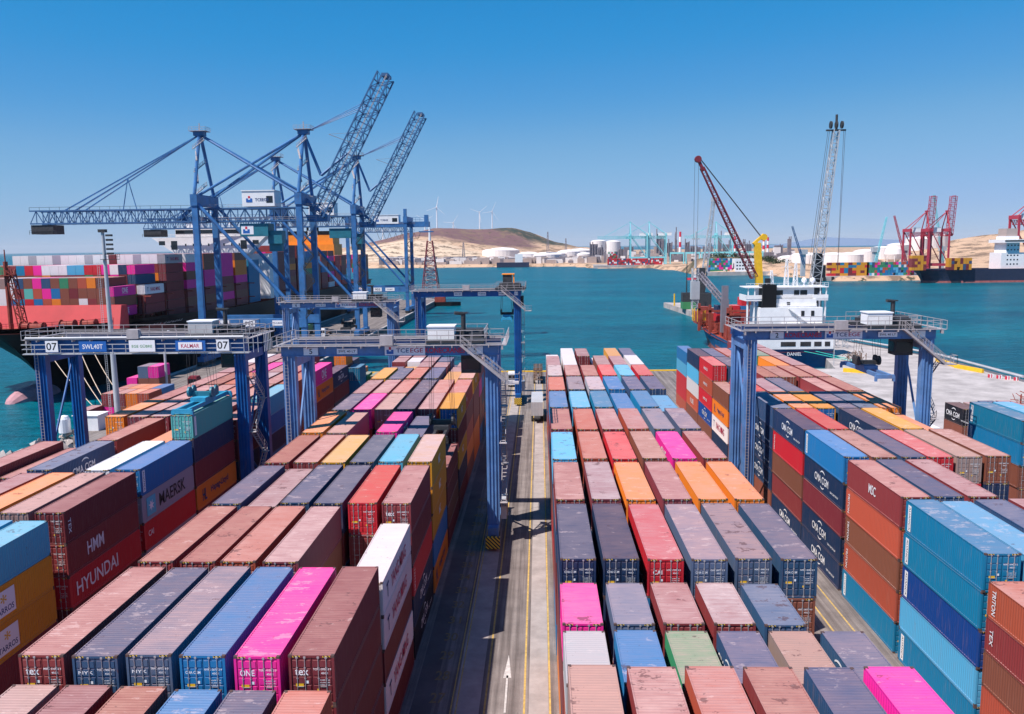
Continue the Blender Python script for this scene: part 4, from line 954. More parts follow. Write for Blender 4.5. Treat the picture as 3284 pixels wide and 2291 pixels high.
rtg('deep blue straddle gantry numbered 07 with white rails over the far-left block', -64.6, -37.3, 102, 109.5, 22.55, 24.2, '07',
    [(-62.2, -60.6, 22.75, 24.15, ('07',), dict(h=.95, w=1.35)), (-57.9, -54.4, 22.75, 24.05, ('SWL40T',), dict(ink='txtwhite', plate='signblue', h=.6, w=2.6)), (-51.5, -48.2, 22.7, 24.15, ('EGE GÜBRE',), dict(ink='signgreen', h=.42, w=2.6)), (-45.6, -41.8, 22.75, 24.05, ('',), dict(plate='signblue', h=.4)), (-40.4, -38.8, 22.75, 24.15, ('07',), dict(h=.95, w=1.35))],
    -41.5, None, paint='bluedeep', house='silver', stairs=False, sy=1.0)
G07 = [o for o in COL.objects if o.name.startswith('gantry_crane')][-1]
# its white railing hangs in front of the girder
h = MB(); h.rail([(-65.4, 101.0, 22.5), (-37, 101.0, 22.5)], 1.15, 1.6, .07); h.rail([(-65.4, 101, 22.5), (-65.4, 103, 22.5)], 1.15, .8, .07); h.bx(-65.4, -36.4, 101, 101.85, 22.38, 22.5); h.tube((-65, 101.3, 24.45), (-37, 101.3, 24.45), .16, 8)
h.rail([(-37, 101.0, 22.5), (-34.6, 101.0, 22.5), (-34.6, 104, 22.5)], 2.4, .6, .06); h.build('handrail', 'silver', G07)
sign(G07, -45.2, -42.2, 100.80, 22.95, 23.85, 'KALMAR', 'txtred', 'signwhite', .5, 2.3)
spreader(G07, -40.45, 96.0, 16.95, 23.2, 11.8, 'teal', wheels='tealdark')

# ---------------------------------------------------------------- ship to shore cranes
def stay(b, p, q, w): b.beam(p, q, w, w)
def sts(label, xa, xb, y0, y1, left, right, number, paint='blue', latt='lattice', house=(0, 0), zs=1.0, cat='quay crane', grp=None, lean=.54, detail=True, name='quay_crane'):
    """quay crane: legs on rails xa and xb, portal, lattice booms on one or both sides"""
    wb = 6.2*zs; yc = (y0+y1)/2; zp, zg, zap = 52*zs, 44*zs, 70.5*zs; hb = 3.9*zs; lw = 1.75*zs
    t = thing(name, label, cat, ((xa+xb)/2, yc, 0), grp); W = xb-xa
    for x in (xa, xb):
        for y in (y0, y1): b = MB(); b.bx(x-lw/2, x+lw/2, y-lw*.4, y+lw*.4, 1.6*zs, zp); b.build('leg', paint, t)
        b = MB(); b.bx(x-lw*.55, x+lw*.55, y0-3*zs, y1+3*zs, 1.2*zs, 2.8*zs); b.build('sill_beam', paint, t); b = MB(); b.bx(x-lw*.6, x+lw*.6, y0-1, y1+1, zp-3.4*zs, zp); b.build('top_tie', paint, t)
        b = MB()
        for y in (y0, y1): b.bx(x-.8*zs, x+.8*zs, y-4*zs, y+4*zs, .2, 1.3*zs)
        b.build('bogie', 'dkgrey', t)
    for y in (y0, y1):
        b = MB(); b.bx(xa-lw/2, xb+lw/2, y-.9*zs, y+.9*zs, 11.5*zs, 14.2*zs); b.build('portal_beam', paint, t)
        b = MB(); b.tube((xa, y, zp-2*zs), (xb, y, 14*zs), .55*zs, 8); b.build('brace', paint, t)
    for s_, xx, on in ((-1, xa, left), (1, xb, right)):
        if not on: continue
        b = MB(); ap = Vector((xx+.3*s_, yc, zap))
        for y in (y0, y1): b.tube((xx, y, zp), ap+Vector((0, .5 if y > yc else -.5, 0)), .55*zs, 8)
        b.bx(ap.x-1.6*zs, ap.x+1.6*zs, yc-1.2, yc+1.2, zap-.4, zap+.9); b.build('apex_frame', paint, t)
        if detail:
            b = MB(); b.bx(ap.x-2.6, ap.x+2.6, yc-2, yc+2, zap+.9, zap+1.05); b.rail([(ap.x-2.6, yc-2, zap+1), (ap.x+2.6, yc-2, zap+1), (ap.x+2.6, yc+2, zap+1)], 1.1, 1, .07); b.beam((ap.x, yc, zap+1), (ap.x, yc, zap+3.4), .25)
            zz = zp; sg = 1
            while zz < zap-2: b.beam((xx-.5*sg, y0+2, zz), (xx+1.4*sg, yc-1, zz+3.2), .5, .18); b.rail([(xx-.5*sg, y0+2, zz), (xx+1.4*sg, yc-1, zz+3.2)], 1, 1.2, .08); zz += 3.4; sg = -sg
            b.build('stair', 'grey', t)
        b = MB(); ot = xb if s_ < 0 else xa
        for dy in (-3, 3): b.tube(ap, (ot, yc+dy*1.9, zp-.5), .42*zs, 7)
        b.build('backstay', paint, t)
        wb, nb = 6.2*zs, 30
        if on == 'down':
            tip = xx + s_*54*zs; b = MB(); b.lattice((xx, yc, zg+hb/2), (tip, yc, zg+hb/2), wb, hb, 26, .42*zs, .2*zs); b.build('boom', latt, t)
            b = MB()
            for k in ((.80, .35), (.74, .3)):
                for dy in (-2.6, 2.6): stay(b, ap, (xx+(tip-xx)*k[0], yc+dy*zs, zg+hb), k[1]*zs)
            mid = Vector((xx+(tip-xx)*.44, yc, zg+hb)); m2 = ap.lerp(Vector((xx+(tip-xx)*.77, yc, zg+hb)), .57)
            for dx in (-2.2, 2.2): b.beam(mid+Vector((dx, 0, 0)), m2, .2, .2)
            b.build('forestay', paint, t)
            if detail:
                b = MB(); b.bx(tip, tip+7, yc-3, yc+3, zg-3.2, zg-.4); b.rail([(tip-.5, yc-3.2, zg-3.3), (tip+8, yc-3.2, zg-3.3)], 1.2, 1.2, .08); b.rail([(xx, yc-wb/2, zg+hb), (tip, yc-wb/2, zg+hb)], 1.1, 3, .07, 0, False); b.build('boom_end_house', 'dkgrey', t)
        else:
            hi = Vector((xx+s_*4*zs, yc, zg+1.8*zs)); tip = hi + Vector((s_*lean*41*zs, 0, 41*zs)); b = MB(); b.lattice(hi, tip, wb, 4.2*zs, 18, .42*zs, .2*zs); b.bx(tip.x-.8, tip.x+1.2, yc-wb/2, yc+wb/2, tip.z-.5, tip.z+.4); b.build('boom', latt, t)
            b = MB(); p7 = hi.lerp(tip, .76)
            for dy in (-2.4, 2.4):
                for d2 in (0, .7): b.tube(ap, p7+Vector((-s_*1.5, dy, 1+d2)), .11*zs, 5)
                fold = hi.lerp(tip, .30)+Vector((-s_*2.5*zs, dy*.5, 3*zs)); b.tube(ap+Vector((0, dy*.3, 0)), fold.lerp(Vector((ap.x, yc, zp)), .38), .32*zs, 6); b.tube(fold.lerp(Vector((ap.x, yc, zp)), .38), hi.lerp(tip, .46), .28*zs, 6)
            b.build('forestay', paint, t)
            if detail:
                b = MB(); p5 = hi.lerp(tip, .52); b.beam(p5, p5+Vector((-s_*7, -2, 2.6)), .16); b.beam(hi.lerp(tip, .60), p5+Vector((-s_*7, -2, 2.6)), .08); b.beam(hi.lerp(tip, .1), hi.lerp(tip, .1)+Vector((-s_*6, 0, 2)), .16)
                d = (tip-hi).normalized(); sd = Vector((d.z, 0, -d.x))*s_
                b.rail([hi+Vector((s_*.8, -wb/2, -1.0)), tip+Vector((s_*.8, -wb/2, -1.0))], 1.0, 2.4, .12); b.build('boom_walkway', 'grey', t)
        if detail or True:
            b = MB(); b.prism([(xx+s_*.9, yc-3.2*zs), (xx+s_*7*zs, yc-1.6*zs), (xx+s_*7*zs, yc+1.6*zs), (xx+s_*.9, yc+3.2*zs)], zg-.4, zg+1.6*zs); b.beam((xx, yc-2.2, zp-1), (xx+s_*7*zs, yc-2.2, zg+1), 1.0*zs); b.build('hinge_bracket', paint, t)
    b = MB(); b.lattice((xa, yc, zg+hb/2), (xb, yc, zg+hb/2), wb if left or right else 5, hb, 14, .45*zs, .22*zs); b.bx(xa-3, xb+3, yc-3.6*zs, yc-2.9*zs, zg-.25, zg); b.build('main_girder', latt, t)
    if detail:
        b = MB(); b.rail([(xa-2, yc-3.6*zs, zg), (xb+4, yc-3.6*zs, zg)], 1.1, 2, .07); b.rail([(xa-2, yc-wb/2, zg+hb), (xb+4, yc-wb/2, zg+hb)], 1.1, 2, .07); b.build('handrail', 'grey', t)
        for x in (xb,):
            b = MB(); zz = 14.2; sg = 1
            while zz < zg-4: b.beam((x-1.6*sg+2.4, y0-.9, zz), (x+1.6*sg+2.4, y0-.9, zz+3.6), .7, .2); b.rail([(x-1.6*sg+2.4, y0-1.2, zz), (x+1.6*sg+2.4, y0-1.2, zz+3.6)], 1, 1.2, .07); zz += 3.8; sg = -sg
            b.build('stair_tower', 'dkgrey', t)
    if house:
        hx, hw = house; b = MB(); b.bx(hx, hx+hw, yc-3.2*zs, yc+3.4*zs, zg+hb+.5, zg+hb+5.1*zs); b.bx(hx-.2, hx+hw+.2, yc-3.4*zs, yc+3.6*zs, zg+hb+5.1*zs, zg+hb+5.4*zs)
        b.bx(hx+hw*.75, hx+hw*.95, yc-3.23*zs, yc-3.19*zs, zg+hb+1.5, zg+hb+3.6, 1) if detail else None
        b.build('machinery_house', ['white', 'glass'], t)
        if detail:
            logo(t, hx+2.2, yc-3.26*zs, zg+hb+2.7, 1.9); letters('TCEEGE', 'txtnavy', t, (hx+6.1, yc-3.26*zs, zg+hb+2.5), XR, ZU, .9, 4.2)
    return t
XA, XB = -103.9, -72.2
c1 = sts('blue double-boom quay crane nearest the yard with one boom down over the black ship', XA, XB, 249.5, 264.5, 'down', 'up', '902', house=(-91.0, 10.0), grp='blue quay cranes on the left quay')
sign(c1, -99.5, -95.2, 248.55, 12.0, 13.9, '', h=.75, emblem=True); sign(c1, -90.8, -87.2, 248.55, 11.9, 13.9, '902', h=1.1, w=2.6); sign(c1, -81.8, -78.2, 248.55, 12.1, 13.7, 'KALMAR', 'txtnavy', h=.5, w=2.4)
q = MB(); q.bx(-92.2, -83.5, 254, 260, 39.4, 43.2); q.bx(-84, -79.6, 255, 259, 37, 41); q.bx(-84, -80, 256, 258, 34.6, 37); q.build('trolley_cab', 'tealdark', c1)
sign(c1, -91.8, -88, 253.99, 39.9, 42.6, '', h=.7, emblem=True)
c2 = copy_tree(c1); dy = 73.5
for ch in c2.children:
    if ch.name.startswith(('trolley_cab',)): ch.location.x += 9
c2.location.y += dy; ORG[c2] = ORG[c1] + Vector((0, dy, 0)); c2['label'] = 'blue double-boom quay crane standing behind the nearest one, second along the left quay'
c3 = sts('farthest blue quay crane without a raised boom, white house and box girder on top', XA, XB, 448, 468, None, None, '903', house=(-91, 14), grp='blue quay cranes on the left quay')
q = MB(); q.bx(-95, -60.5, 455, 461, 46.5, 49.4); q.bx(-66, -58.5, 455, 461, 43.6, 44.2); q.rail([(-70, 455, 49.4), (-60.5, 455, 49.4)], 2.2, 2, .12); q.bx(-63, -61, 456, 459, 49.4, 53); q.bx(-73, -71.4, 447, 449, 52, 56); q.build('box_girder', 'blue', c3)
q = MB()
for i in range(7):
    pts = [Vector((-89+i*3.4+3.4*k/6, 455, 43.5-3.6*math.sin(math.pi*k/6))) for k in range(7)]
    for a, b in zip(pts[:-1], pts[1:]): q.tube(a, b, .09, 4)
q.build('festoon_cable', 'steel', c3)
sign(c3, -99, -94, 447.05, 12.0, 14.0, '', h=.75, emblem=True); sign(c3, -90.5, -86, 447.05, 11.9, 13.9, '903', h=1.2, w=2.8); sign(c3, -84, -79, 447.05, 12, 13.8, 'KALMAR', 'txtnavy', h=.6, w=3)

# ---------------------------------------------------------------- the black container ship
def hull(parent, top, wl, zt_, zw, name, m, mid=None, split=None, bm='bootred', flip=False):
    """top / wl: lists of (x left, y) .. mirrored pairs given as (y, half beam) about a centre function"""
    pass
def ship_hull(parent, cfun, deck, wlin, zdeck, zw, m, zboot=None, mboot='bootred', bulwark=1.0, dirv=None):
    """deck, wlin: stations (s, half beam) of equal length; cfun(s) -> (centre point, side vector)"""
    lv = 7; rings = []
    for (sd, hd), (sw, hw) in zip(deck, wlin):
        ring = []
        for sgn in (-1, 1):
            col = []
            for k in range(lv):
                t = k/(lv-1); e = t**1.7; s = sw+(sd-sw)*e; h = hw+(hd-hw)*e; c, sv = cfun(s); z = zw+(zdeck(sd)-zw)*t
                col.append(Vector((c[0]+sv[0]*h*sgn, c[1]+sv[1]*h*sgn, z)))
            ring.append(col)
        rings.append(ring)
    b = MB()
    for sgn in (0, 1):
        for r0, r1 in zip(rings[:-1], rings[1:]):
            for k in range(lv-1):
                q = [r0[sgn][k], r1[sgn][k], r1[sgn][k+1], r0[sgn][k+1]]
                zc = sum(p.z for p in q)/4
                b.quad(*(q if sgn else q[::-1]), 1 if zboot is not None and zc < zboot else 0)
    last = rings[-1]; b.add([p for p in last[0]] + [p for p in reversed(last[1])], [tuple(range(2*lv))], 0)
    f = rings[0]; b.add([p for p in f[0]] + [p for p in reversed(f[1])], [tuple(range(2*lv-1, -1, -1))], 0)
    o = b.build('hull', [m, mboot], parent)
    d = MB(); pl = [r[0][-1]-Vector((0, 0, bulwark)) for r in rings]; prr = [r[1][-1]-Vector((0, 0, bulwark)) for r in rings]
    for i in range(len(pl)-1): d.quad(pl[i], prr[i], prr[i+1], pl[i+1])
    return o, d, rings
S1 = thing('container_ship', 'huge black-hulled container ship with a red bow moored along the left quay', 'container ship', (-135, 380, WZ))
cf = lambda s: ((-135.0, s), (1, 0))
deck = [(196, .6), (198, 6), (202, 12.5), (208, 18), (216, 22), (226, 23.6), (245, 24), (290, 24), (520, 24), (556, 22)]
wlin = [(218, .3), (221, 2), (226, 5), (233, 9), (243, 14), (258, 19), (278, 22.5), (305, 24), (500, 24), (540, 10)]
_, dk, rg = ship_hull(S1, cf, deck, wlin, lambda s: 16.6-min(2.0, max(0, (s-235)*.04)), WZ-.5, 'hullblack', None, bulwark=1.3)
dk.build('deck', 'rustred', S1)
b = MB(); prof = []
for i in range(9): t = math.pi*i/8; prof.append((4.0*math.sin(t), -11*math.cos(t)))
for j in range(8):
    for i in range(12):
        def P(jj, ii): r_, a = prof[jj]; u = 2*math.pi*ii/12; return (-135+r_*math.cos(u), 212+a, -3.6+r_*1.0*math.sin(u))
        b.quad(P(j, i), P(j, i+1), P(j+1, i+1), P(j+1, i))
b.build('bow_bulb', 'bulb', S1)
b = MB(); b.add([(-158.5, 214, 14.8), (-111.5, 214, 14.8), (-111.9, 216.6, 21), (-157, 216.6, 21), (-158.5, 218.4, 14.8), (-111.0, 218.4, 14.8), (-111.0, 218.0, 21), (-157, 218, 21)], [(0, 1, 2, 3), (5, 4, 7, 6), (3, 2, 6, 7), (1, 5, 6, 2), (4, 0, 3, 7)])
b.build('breakwater', 'shipred', S1)
b = MB()    # foremast and forecastle gear
mx_, my_ = -136.2, 207
b.tube((mx_, my_, 15), (mx_, my_, 33), .55, 10); b.lattice((mx_+3.4, my_, 15), (mx_+1, my_, 31), 1.6, 1.6, 9, .22, .14); b.bx(mx_-1.8, mx_+1.8, my_-1.6, my_+1.6, 29.4, 29.6); b.rail([(mx_-1.8, my_-1.6, 29.6), (mx_+1.8, my_-1.6, 29.6)], 1.1, .8, .08); b.tube((mx_, my_, 33), (mx_, my_, 36), .16, 6); b.bx(mx_-1, mx_+1, my_-.3, my_+.3, 31.5, 31.8)
b.build('foremast', 'rustred', S1)
for (x, y) in ((-131, 206), (-123, 210), (-140, 205), (-118.5, 212), (-127, 203)):
    b = MB(); b.tube((x-1.6, y, 16.4), (x+1.6, y, 16.4), 1.0, 12); b.bx(x-2, x+2, y-.9, y+.9, 15.2, 15.8); b.tube((x-1.9, y, 16.4), (x-1.7, y, 16.4), 1.4, 12); b.tube((x+1.7, y, 16.4), (x+1.9, y, 16.4), 1.4, 12); b.build('winch', 'rustred', S1)
b = MB(); b.rail([(-135, 197.2, 16.6), (-123, 203, 16.6), (-117, 208.5, 16.6), (-113.2, 216, 16.6)], 1.1, 1.5, .07); b.build('handrail', 'shipred', S1)
def on_hull(s, z):                 # starboard side point of the flare
    for (a, ra), (b_, rb) in zip(zip(deck, rg), zip(deck[1:], rg[1:])):
        if a[0] <= s <= b_[0]:
            f = (s-a[0])/(b_[0]-a[0]); pts = [p.lerp(q, f) for p, q in zip(ra[1], rb[1])]
            for p, q in zip(pts[:-1], pts[1:]):
                if p.z <= z <= q.z: return p.lerp(q, (z-p.z)/(q.z-p.z))
            return pts[-1]
nm = 'ANTWERPEN EXPRESS'
for i, ch in enumerate(nm):
    if ch == ' ': continue
    s = 217.5+i*1.72; p = on_hull(s, 13.9); p2 = on_hull(s+1, 13.9); pu = on_hull(s, 14.7)
    r_ = (p2-p).normalized(); u_ = (pu-p).normalized(); n_ = r_.cross(u_).normalized()
    letters(ch, 'txtwhite', S1, p+n_*.06, r_, u_, 1.35, 1.25 if ch not in 'I' else .4, shear=.25)
b = MB(); Y = 338
b.bx(-159, -112, Y+2, Y+13, 15, 33.6); b.bx(-148, -122, Y+1, Y+12, 33.6, 41)
b.add([(-150, Y, 33.6), (-120, Y, 33.6), (-112.3, Y, 40.6), (-160, Y, 40.6), (-150, Y+6, 33.6), (-120, Y+6, 33.6), (-112.3, Y+6, 40.6), (-160, Y+6, 40.6)], [(0, 1, 2, 3), (5, 4, 7, 6), (3, 2, 6, 7), (1, 5, 6, 2), (4, 0, 3, 7)])
b.bx(-150, -120, Y+.5, Y+8, 40.7, 44.2)
b.bx(-146, -140, Y+2, Y+8, 44.2, 46); b.build('superstructure', 'white', S1)
b = MB(); b.bx(-149.8, -120.2, Y+.38, Y+.5, 42.0, 43.6); b.build('bridge_window', 'glass', S1)
b = MB()
for x in (-155.6, -150.5, -121.5, -116.5): b.bx(x-1.3, x+1.3, Y-.02, Y+.05, 35.6 if -151 < x < -121 else 37.5, 39.2)
for i in range(8): b.bx(-146+i*3.2, -145.4+i*3.2, Y-.02, Y+.05, 37, 38)
b.build('window', 'glass', S1)
b = MB(); b.rail([(-160, Y, 40.7), (-112.3, Y, 40.7)], 1.2, 2, .1); b.rail([(-150, Y+.6, 44.2), (-120, Y+.6, 44.2)], 1.2, 2, .1); b.build('handrail', 'white', S1)
b = MB(); b.tube((-135, Y+5, 44), (-135, Y+5, 52), .5, 8); b.bx(-139, -131, Y+4.7, Y+5.3, 48.6, 49); b.bx(-137, -133, Y+4.6, Y+5.4, 50.6, 51); b.build('radar_mast', 'white', S1)
b = MB(); b.tube((-128, Y+4, 44.2), (-128, Y+4, 45.8), .3, 8); b.lathe((-128, Y+4, 46.2), [(.1, -.9), (.8, -.5), (1, 0), (.8, .6), (.1, .95)], 10); b.build('radome', 'signwhite', S1)
b = MB(); b.bx(-150, -121, 486, 506, 15, 38); b.prism([(-149, 488), (-122, 488), (-122, 504), (-149, 504)], 38, 45.5); b.build('funnel', 'orange', S1)
b = MB(); b.bx(-149.1, -121.9, 487.9, 504.1, 43.5, 45.7); [b.tube((-142+i*3, 496, 45), (-142+i*3, 496, 48.5), .7, 8) for i in range(4)]; b.build('funnel_top', 'hullblack', S1)
for i in range(10):       # lashing bridges between the bays
    y = 232.5+i*14.35; b = MB()
    if 330 < y < 356: continue
    for x in np.arange(-159, -111, 5): b.beam((x, y+.6, 14), (x, y+.6, 22.5), .35, .35)
    b.bx(-159.5, -111.4, y+.2, y+1.0, 22.2, 22.5); b.bx(-159.5, -111.4, y+.2, y+1.0, 17, 17.3); b.build('lashing_bridge', 'rustred', S1)
b = MB(); b.bx(-158.5, -112.0, 219, 330, 12, 14.1); b.bx(-158.5, -112, 354, 545, 12, 14.1); b.build('hatch_cover', 'rustred', S1)
for k, (p, q) in enumerate([((-119, 205.2, 14.2), (-99, 182, .3)), ((-121, 203.5, 14.2), (-99.5, 181, .3)), ((-125, 200.2, 14.4), (-101, 180, .3)), ((-117, 207, 14), (-97, 186, .3))]):
    b = MB(); P_, Q_ = Vector(p), Vector(q)
    for i in range(8):
        a, c = P_.lerp(Q_, i/8), P_.lerp(Q_, (i+1)/8); a.z -= 1.2*math.sin(math.pi*i/8); c.z -= 1.2*math.sin(math.pi*(i+1)/8); b.tube(a, c, .09, 5)
    tag(b.build('mooring_rope', 'rope'), 'pale mooring rope running from the black bow down to the quay', 'rope', 'mooring ropes of the black ship')

# ---------------------------------------------------------------- the blue feeder ship at the pier
S2 = thing('cargo_ship', 'small blue-hulled cargo ship with white stern house and black funnel at the pier', 'cargo ship', (74, 275, WZ))
ang = math.atan2(-17, 73)
ca, sa = math.cos(ang), math.sin(ang)
def cf2(s): return ((77.0+17*(-s)/73.0, 252.0+s), (math.cos(-ang), math.sin(ang)*-1*-1 if False else -math.sin(ang)*-1))
cf2 = lambda s: ((77.4-17.0*s/73.0, 252.0+s), (1.0, .0))
dk2 = [(0, 12.2), (8, 12.4), (18, 11.4), (28, 10.2), (38, 8.6), (48, 6.6), (58, 4.2), (66, 2.0), (73, .3)]
wl2 = [(2, 11.0), (10, 11.8), (19, 10.8), (27, 9.4), (35, 7.6), (43, 5.4), (50, 3.0), (55, 1.2), (59, .2)]
_, d2, rg2 = ship_hull(S2, cf2, dk2, wl2, lambda s: 3.0+max(0, s-8)*.045+max(0, s-45)*.11, WZ-.4, 'hullblue', -.2, bulwark=.9)
d2.build('deck', 'rustred', S2)
b = MB()          # stern deck houses, bridge with wings
b.bx(66, 89.4, 252.4, 268, 3.0, 6.2); b.bx(67.5, 86.5, 254.5, 267, 6.2, 15.6); b.bx(69.5, 85, 256, 266, 15.6, 18.2); b.bx(63.6, 88.6, 256.2, 265, 17.6, 18.2); b.bx(68.5, 84.5, 257, 265, 18.2, 21.6); b.bx(63.6, 88.6, 256.2, 265, 21.6, 21.9)
for x in (63.6, 88.35): b.bx(x, x+.25, 256.2, 265, 18.2, 19.4)
b.bx(63.6, 69, 256.1, 256.35, 18.2, 19.4); b.bx(84, 88.6, 256.1, 256.35, 18.2, 19.4)
for x in (64.2, 66.2, 86.2, 88.0):
    b.bx(x, x+.3, 256.6, 257, 19.4, 21.6); b.bx(x, x+.35, 257, 258, 6.2, 17.6)
b.build('superstructure', 'white', S2)
for x0, x1, z0, z1, y in ((73.5, 78, 3.9, 5.3, 252.33), (79.4, 82.6, 3.9, 5.3, 252.33), (83.6, 85.8, 3.9, 5.3, 252.33), (86.8, 88.4, 3.9, 5.3, 252.33), (72.8, 75, 19.3, 20.8, 256.93), (78.4, 80.0, 19.3, 20.8, 256.93), (80.3, 82.4, 19.3, 20.8, 256.93), (76, 77, 16.3, 17.2, 255.93), (80, 81, 13, 14.6, 254.43), (83, 84, 13, 14.6, 254.43), (77, 78, 8, 9.6, 254.43)): b = MB(); b.bx(x0, x1, y, y+.06, z0, z1); b.build('window', 'glass', S2)
b = MB()
for z, x0, x1, y in ((6.2, 66, 89.4, 252.5), (10.8, 74, 86.5, 254.6), (15.6, 69.5, 85, 255.6), (21.9, 63.6, 88.6, 256.3), (18.2, 69, 84, 256.3)): b.rail([(x0, y, z), (x1, y, z)], 1.1, 1.2, .08)
b.bx(74, 86.5, 253.5, 254.5, 10.6, 10.8); b.beam((75, 254, 6.4), (79, 254, 10.6), .8, .12); b.beam((82, 254, 10.8), (76, 254, 15.4), .8, .12); b.build('handrail', 'white', S2)
b = MB(); b.bx(68.4, 72.6, 255.2, 260, 15.5, 22.6); b.build('funnel', 'hullblack', S2); b = MB(); b.bx(68.0, 72.9, 254.9, 260.2, 5, 15.6); b.build('funnel_casing', 'white', S2)
b = MB(); b.tube((70.4, 257.5, 22.5), (70.4, 257.5, 24.5), .9, 10); b.build('exhaust', 'black', S2)
for x, h_ in ((76.8, 8.5), (79.6, 7.5), (72.2, 5)): b = MB(); b.lattice((x, 260, 21.9), (x, 260, 21.9+h_), 1.3, 1.3, 6, .14, .09, 0, .4, .4); b.bx(x-1.6, x+1.6, 259.8, 260.2, 21.9+h_*.7, 22.0+h_*.7); b.build('mast', 'white', S2)
for x in (84.6, 82.0): b = MB(); b.tube((x, 259, 21.9), (x, 259, 23), .25, 8); b.lathe((x, 259, 23.7), [(.1, -.8), (.75, -.4), (.85, 0), (.65, .6), (.1, .85)], 12); b.build('radome', 'signwhite', S2)
b = MB(); b.lathe((86.4, 254.6, 7.9), [(.2, -1.2), (1.1, -.8), (1.35, 0), (1.0, .8), (.2, 1.2)], 12); b.build('lifeboat', 'orange', S2)
b = MB(); b.bx(88.0, 88.3, 253, 253.3, 6, 9); b.beam((88.1, 253.1, 9), (86.3, 254, 9.8), .25); b.build('davit', 'white', S2)
letters('DANIEL', 'txtwhite', S2, (77.6, 251.93+.0, 1.6), XR, ZU, 1.0, 4.4)
b = MB()         # deck cranes forward
b.bx(62.2, 64.6, 283.4, 285.6, 5, 16.5); b.build('crane_pedestal', 'fargrey', S2); b = MB(); b.lattice((63.4, 284, 15), (58.6, 305, 24.5), 1.5, 1.3, 10, .35, .18); b.bx(62.4, 64.4, 283.6, 285.4, 16.5, 21); b.build('crane_boom', 'fargrey', S2)
b = MB(); b.lattice((60.2, 322, 8), (60.2, 322, 26), 2.2, 2.2, 10, .3, .16); b.bx(58.6, 61.8, 320.6, 323.4, 14, 21); b.tube((60.2, 322, 26), (60.2, 322, 40), .45, 8, 0, .25); b.bx(58.8, 61.6, 321.8, 322.2, 37, 37.5); b.build('foremast', 'silver', S2)
b = MB()
for y in (277, 290.6, 299.5): c0 = cf2(y-252)[0]; b.bx(c0[0]-9, c0[0]-8.2, y, y+1, 4, 14); b.bx(c0[0]+5, c0[0]+5.8, y, y+1, 4, 12); b.bx(c0[0]-9, c0[0]+5.8, y, y+.6, 11.4, 12.2); b.lattice((c0[0]-8, y+.5, 6), (c0[0]+5, y+.5, 6), 1, 3, 6, .25, .15)
b.build('cell_guide', 'rustred', S2)
b = MB(); b.bx(59.0, 64.5, 306, 318, 5.5, 9.8); b.bx(60, 63, 309, 313, 9.8, 12); b.bx(63, 84, 270, 302, 3.2, 7.8); b.build('hatch_coaming', 'rustred', S2)
for x, y in ((60.5, 304), (62, 301), (59.6, 309)): b = MB(); b.lattice((x-2.2, y, 7), (x-2.2, y, 11.5), .8, .8, 4, .12, .09); b.build('deck_fitting', 'yellow', S2)
for p, q in (((80.5, 252, 2.4), (92.5, 243, .4)), ((84, 252, 2.4), (94, 243.5, .4))):
    b = MB(); b.tube(p, q, .1, 5); tag(b.build('mooring_rope', 'ropegreen'), 'bright green mooring rope from the blue stern to the pier', 'rope', 'green mooring ropes')
# ---------------------------------------------------------------- mobile harbour cranes on the pier
H1 = thing('harbour_crane', 'mobile harbour crane with yellow tower and dark red lattice boom behind the feeder', 'crane', (93, 330, 0), None)
hy = 330.0; k = hy/285.0
b = MB(); b.bx(84, 96, hy-6, hy+6, 1, 3); b.bx(85.5, 93, hy-4, hy+4, 3, 9); b.build('carriage', 'yellow', H1)
b = MB(); b.add([(86.5, hy-1.5, 3), (89.5, hy-1.5, 3), (89.5, hy+1.5, 3), (86.5, hy+1.5, 3), (84.6, hy-1.2, 35.5), (86.9, hy-1.2, 35.5), (86.9, hy+1.2, 35.5), (84.6, hy+1.2, 35.5)], MB.BF); b.beam((84.2, hy, 35), (88.2, hy, 38.6), 1.8, 1.0); b.tube((88.2, hy-1, 37.6), (88.2, hy+1, 37.6), 1.3, 10); b.build('tower', 'yellow', H1)
tipb = Vector((62.0, hy, 68.0)); foot = Vector((84.8, hy, 22.0))
b = MB(); b.lattice(foot, foot.lerp(tipb, .93), 2.6, 2.4, 20, .34, .17, 0, 1.5, 1.4); b.tube(tipb+Vector((0, -.9, 0)), tipb+Vector((0, .9, 0)), 1.3, 12); b.beam(foot.lerp(tipb, .9), tipb, 1.1); b.build('boom', 'darkred', H1)
b = MB()
for dy_ in (-.8, -.3, .3, .8): b.tube((87, hy+dy_, 38), tipb+Vector((.5, dy_, .6)), .06, 4)
for dx in (-1.2, .3): b.tube(tipb+Vector((dx, 0, -.5)), tipb+Vector((dx, 0, -38)), .06, 4)
b.build('hoist_rope', 'steel', H1)
H2 = thing('harbour_crane', 'mobile harbour crane with a tall white lattice boom standing almost upright', 'crane', (97, 345, 0), None)
hy = 345.0
b = MB(); b.bx(103, 115, hy-7, hy+7, .6, 2.6); b.bx(104, 112, hy-5, hy+5, 2.6, 9); b.build('carriage', 'dkgrey', H2)
b = MB(); b.add([(112, hy-2, 9), (116, hy-2, 9), (116, hy+2, 9), (112, hy+2, 9), (113, hy-1.2, 31), (116, hy-1.2, 31), (116, hy+1.2, 31), (113, hy+1.2, 31)], MB.BF); b.bx(112.5, 117, hy-2.5, hy+1, 21, 26); b.build('tower', 'black', H2)
b = MB(); b.lattice((113.2, hy-1, 18), (119.6, hy-1, 80), 3.6, 3.0, 24, .36, .18, 0, 2.2, 2.0); b.build('boom', 'silver', H2)
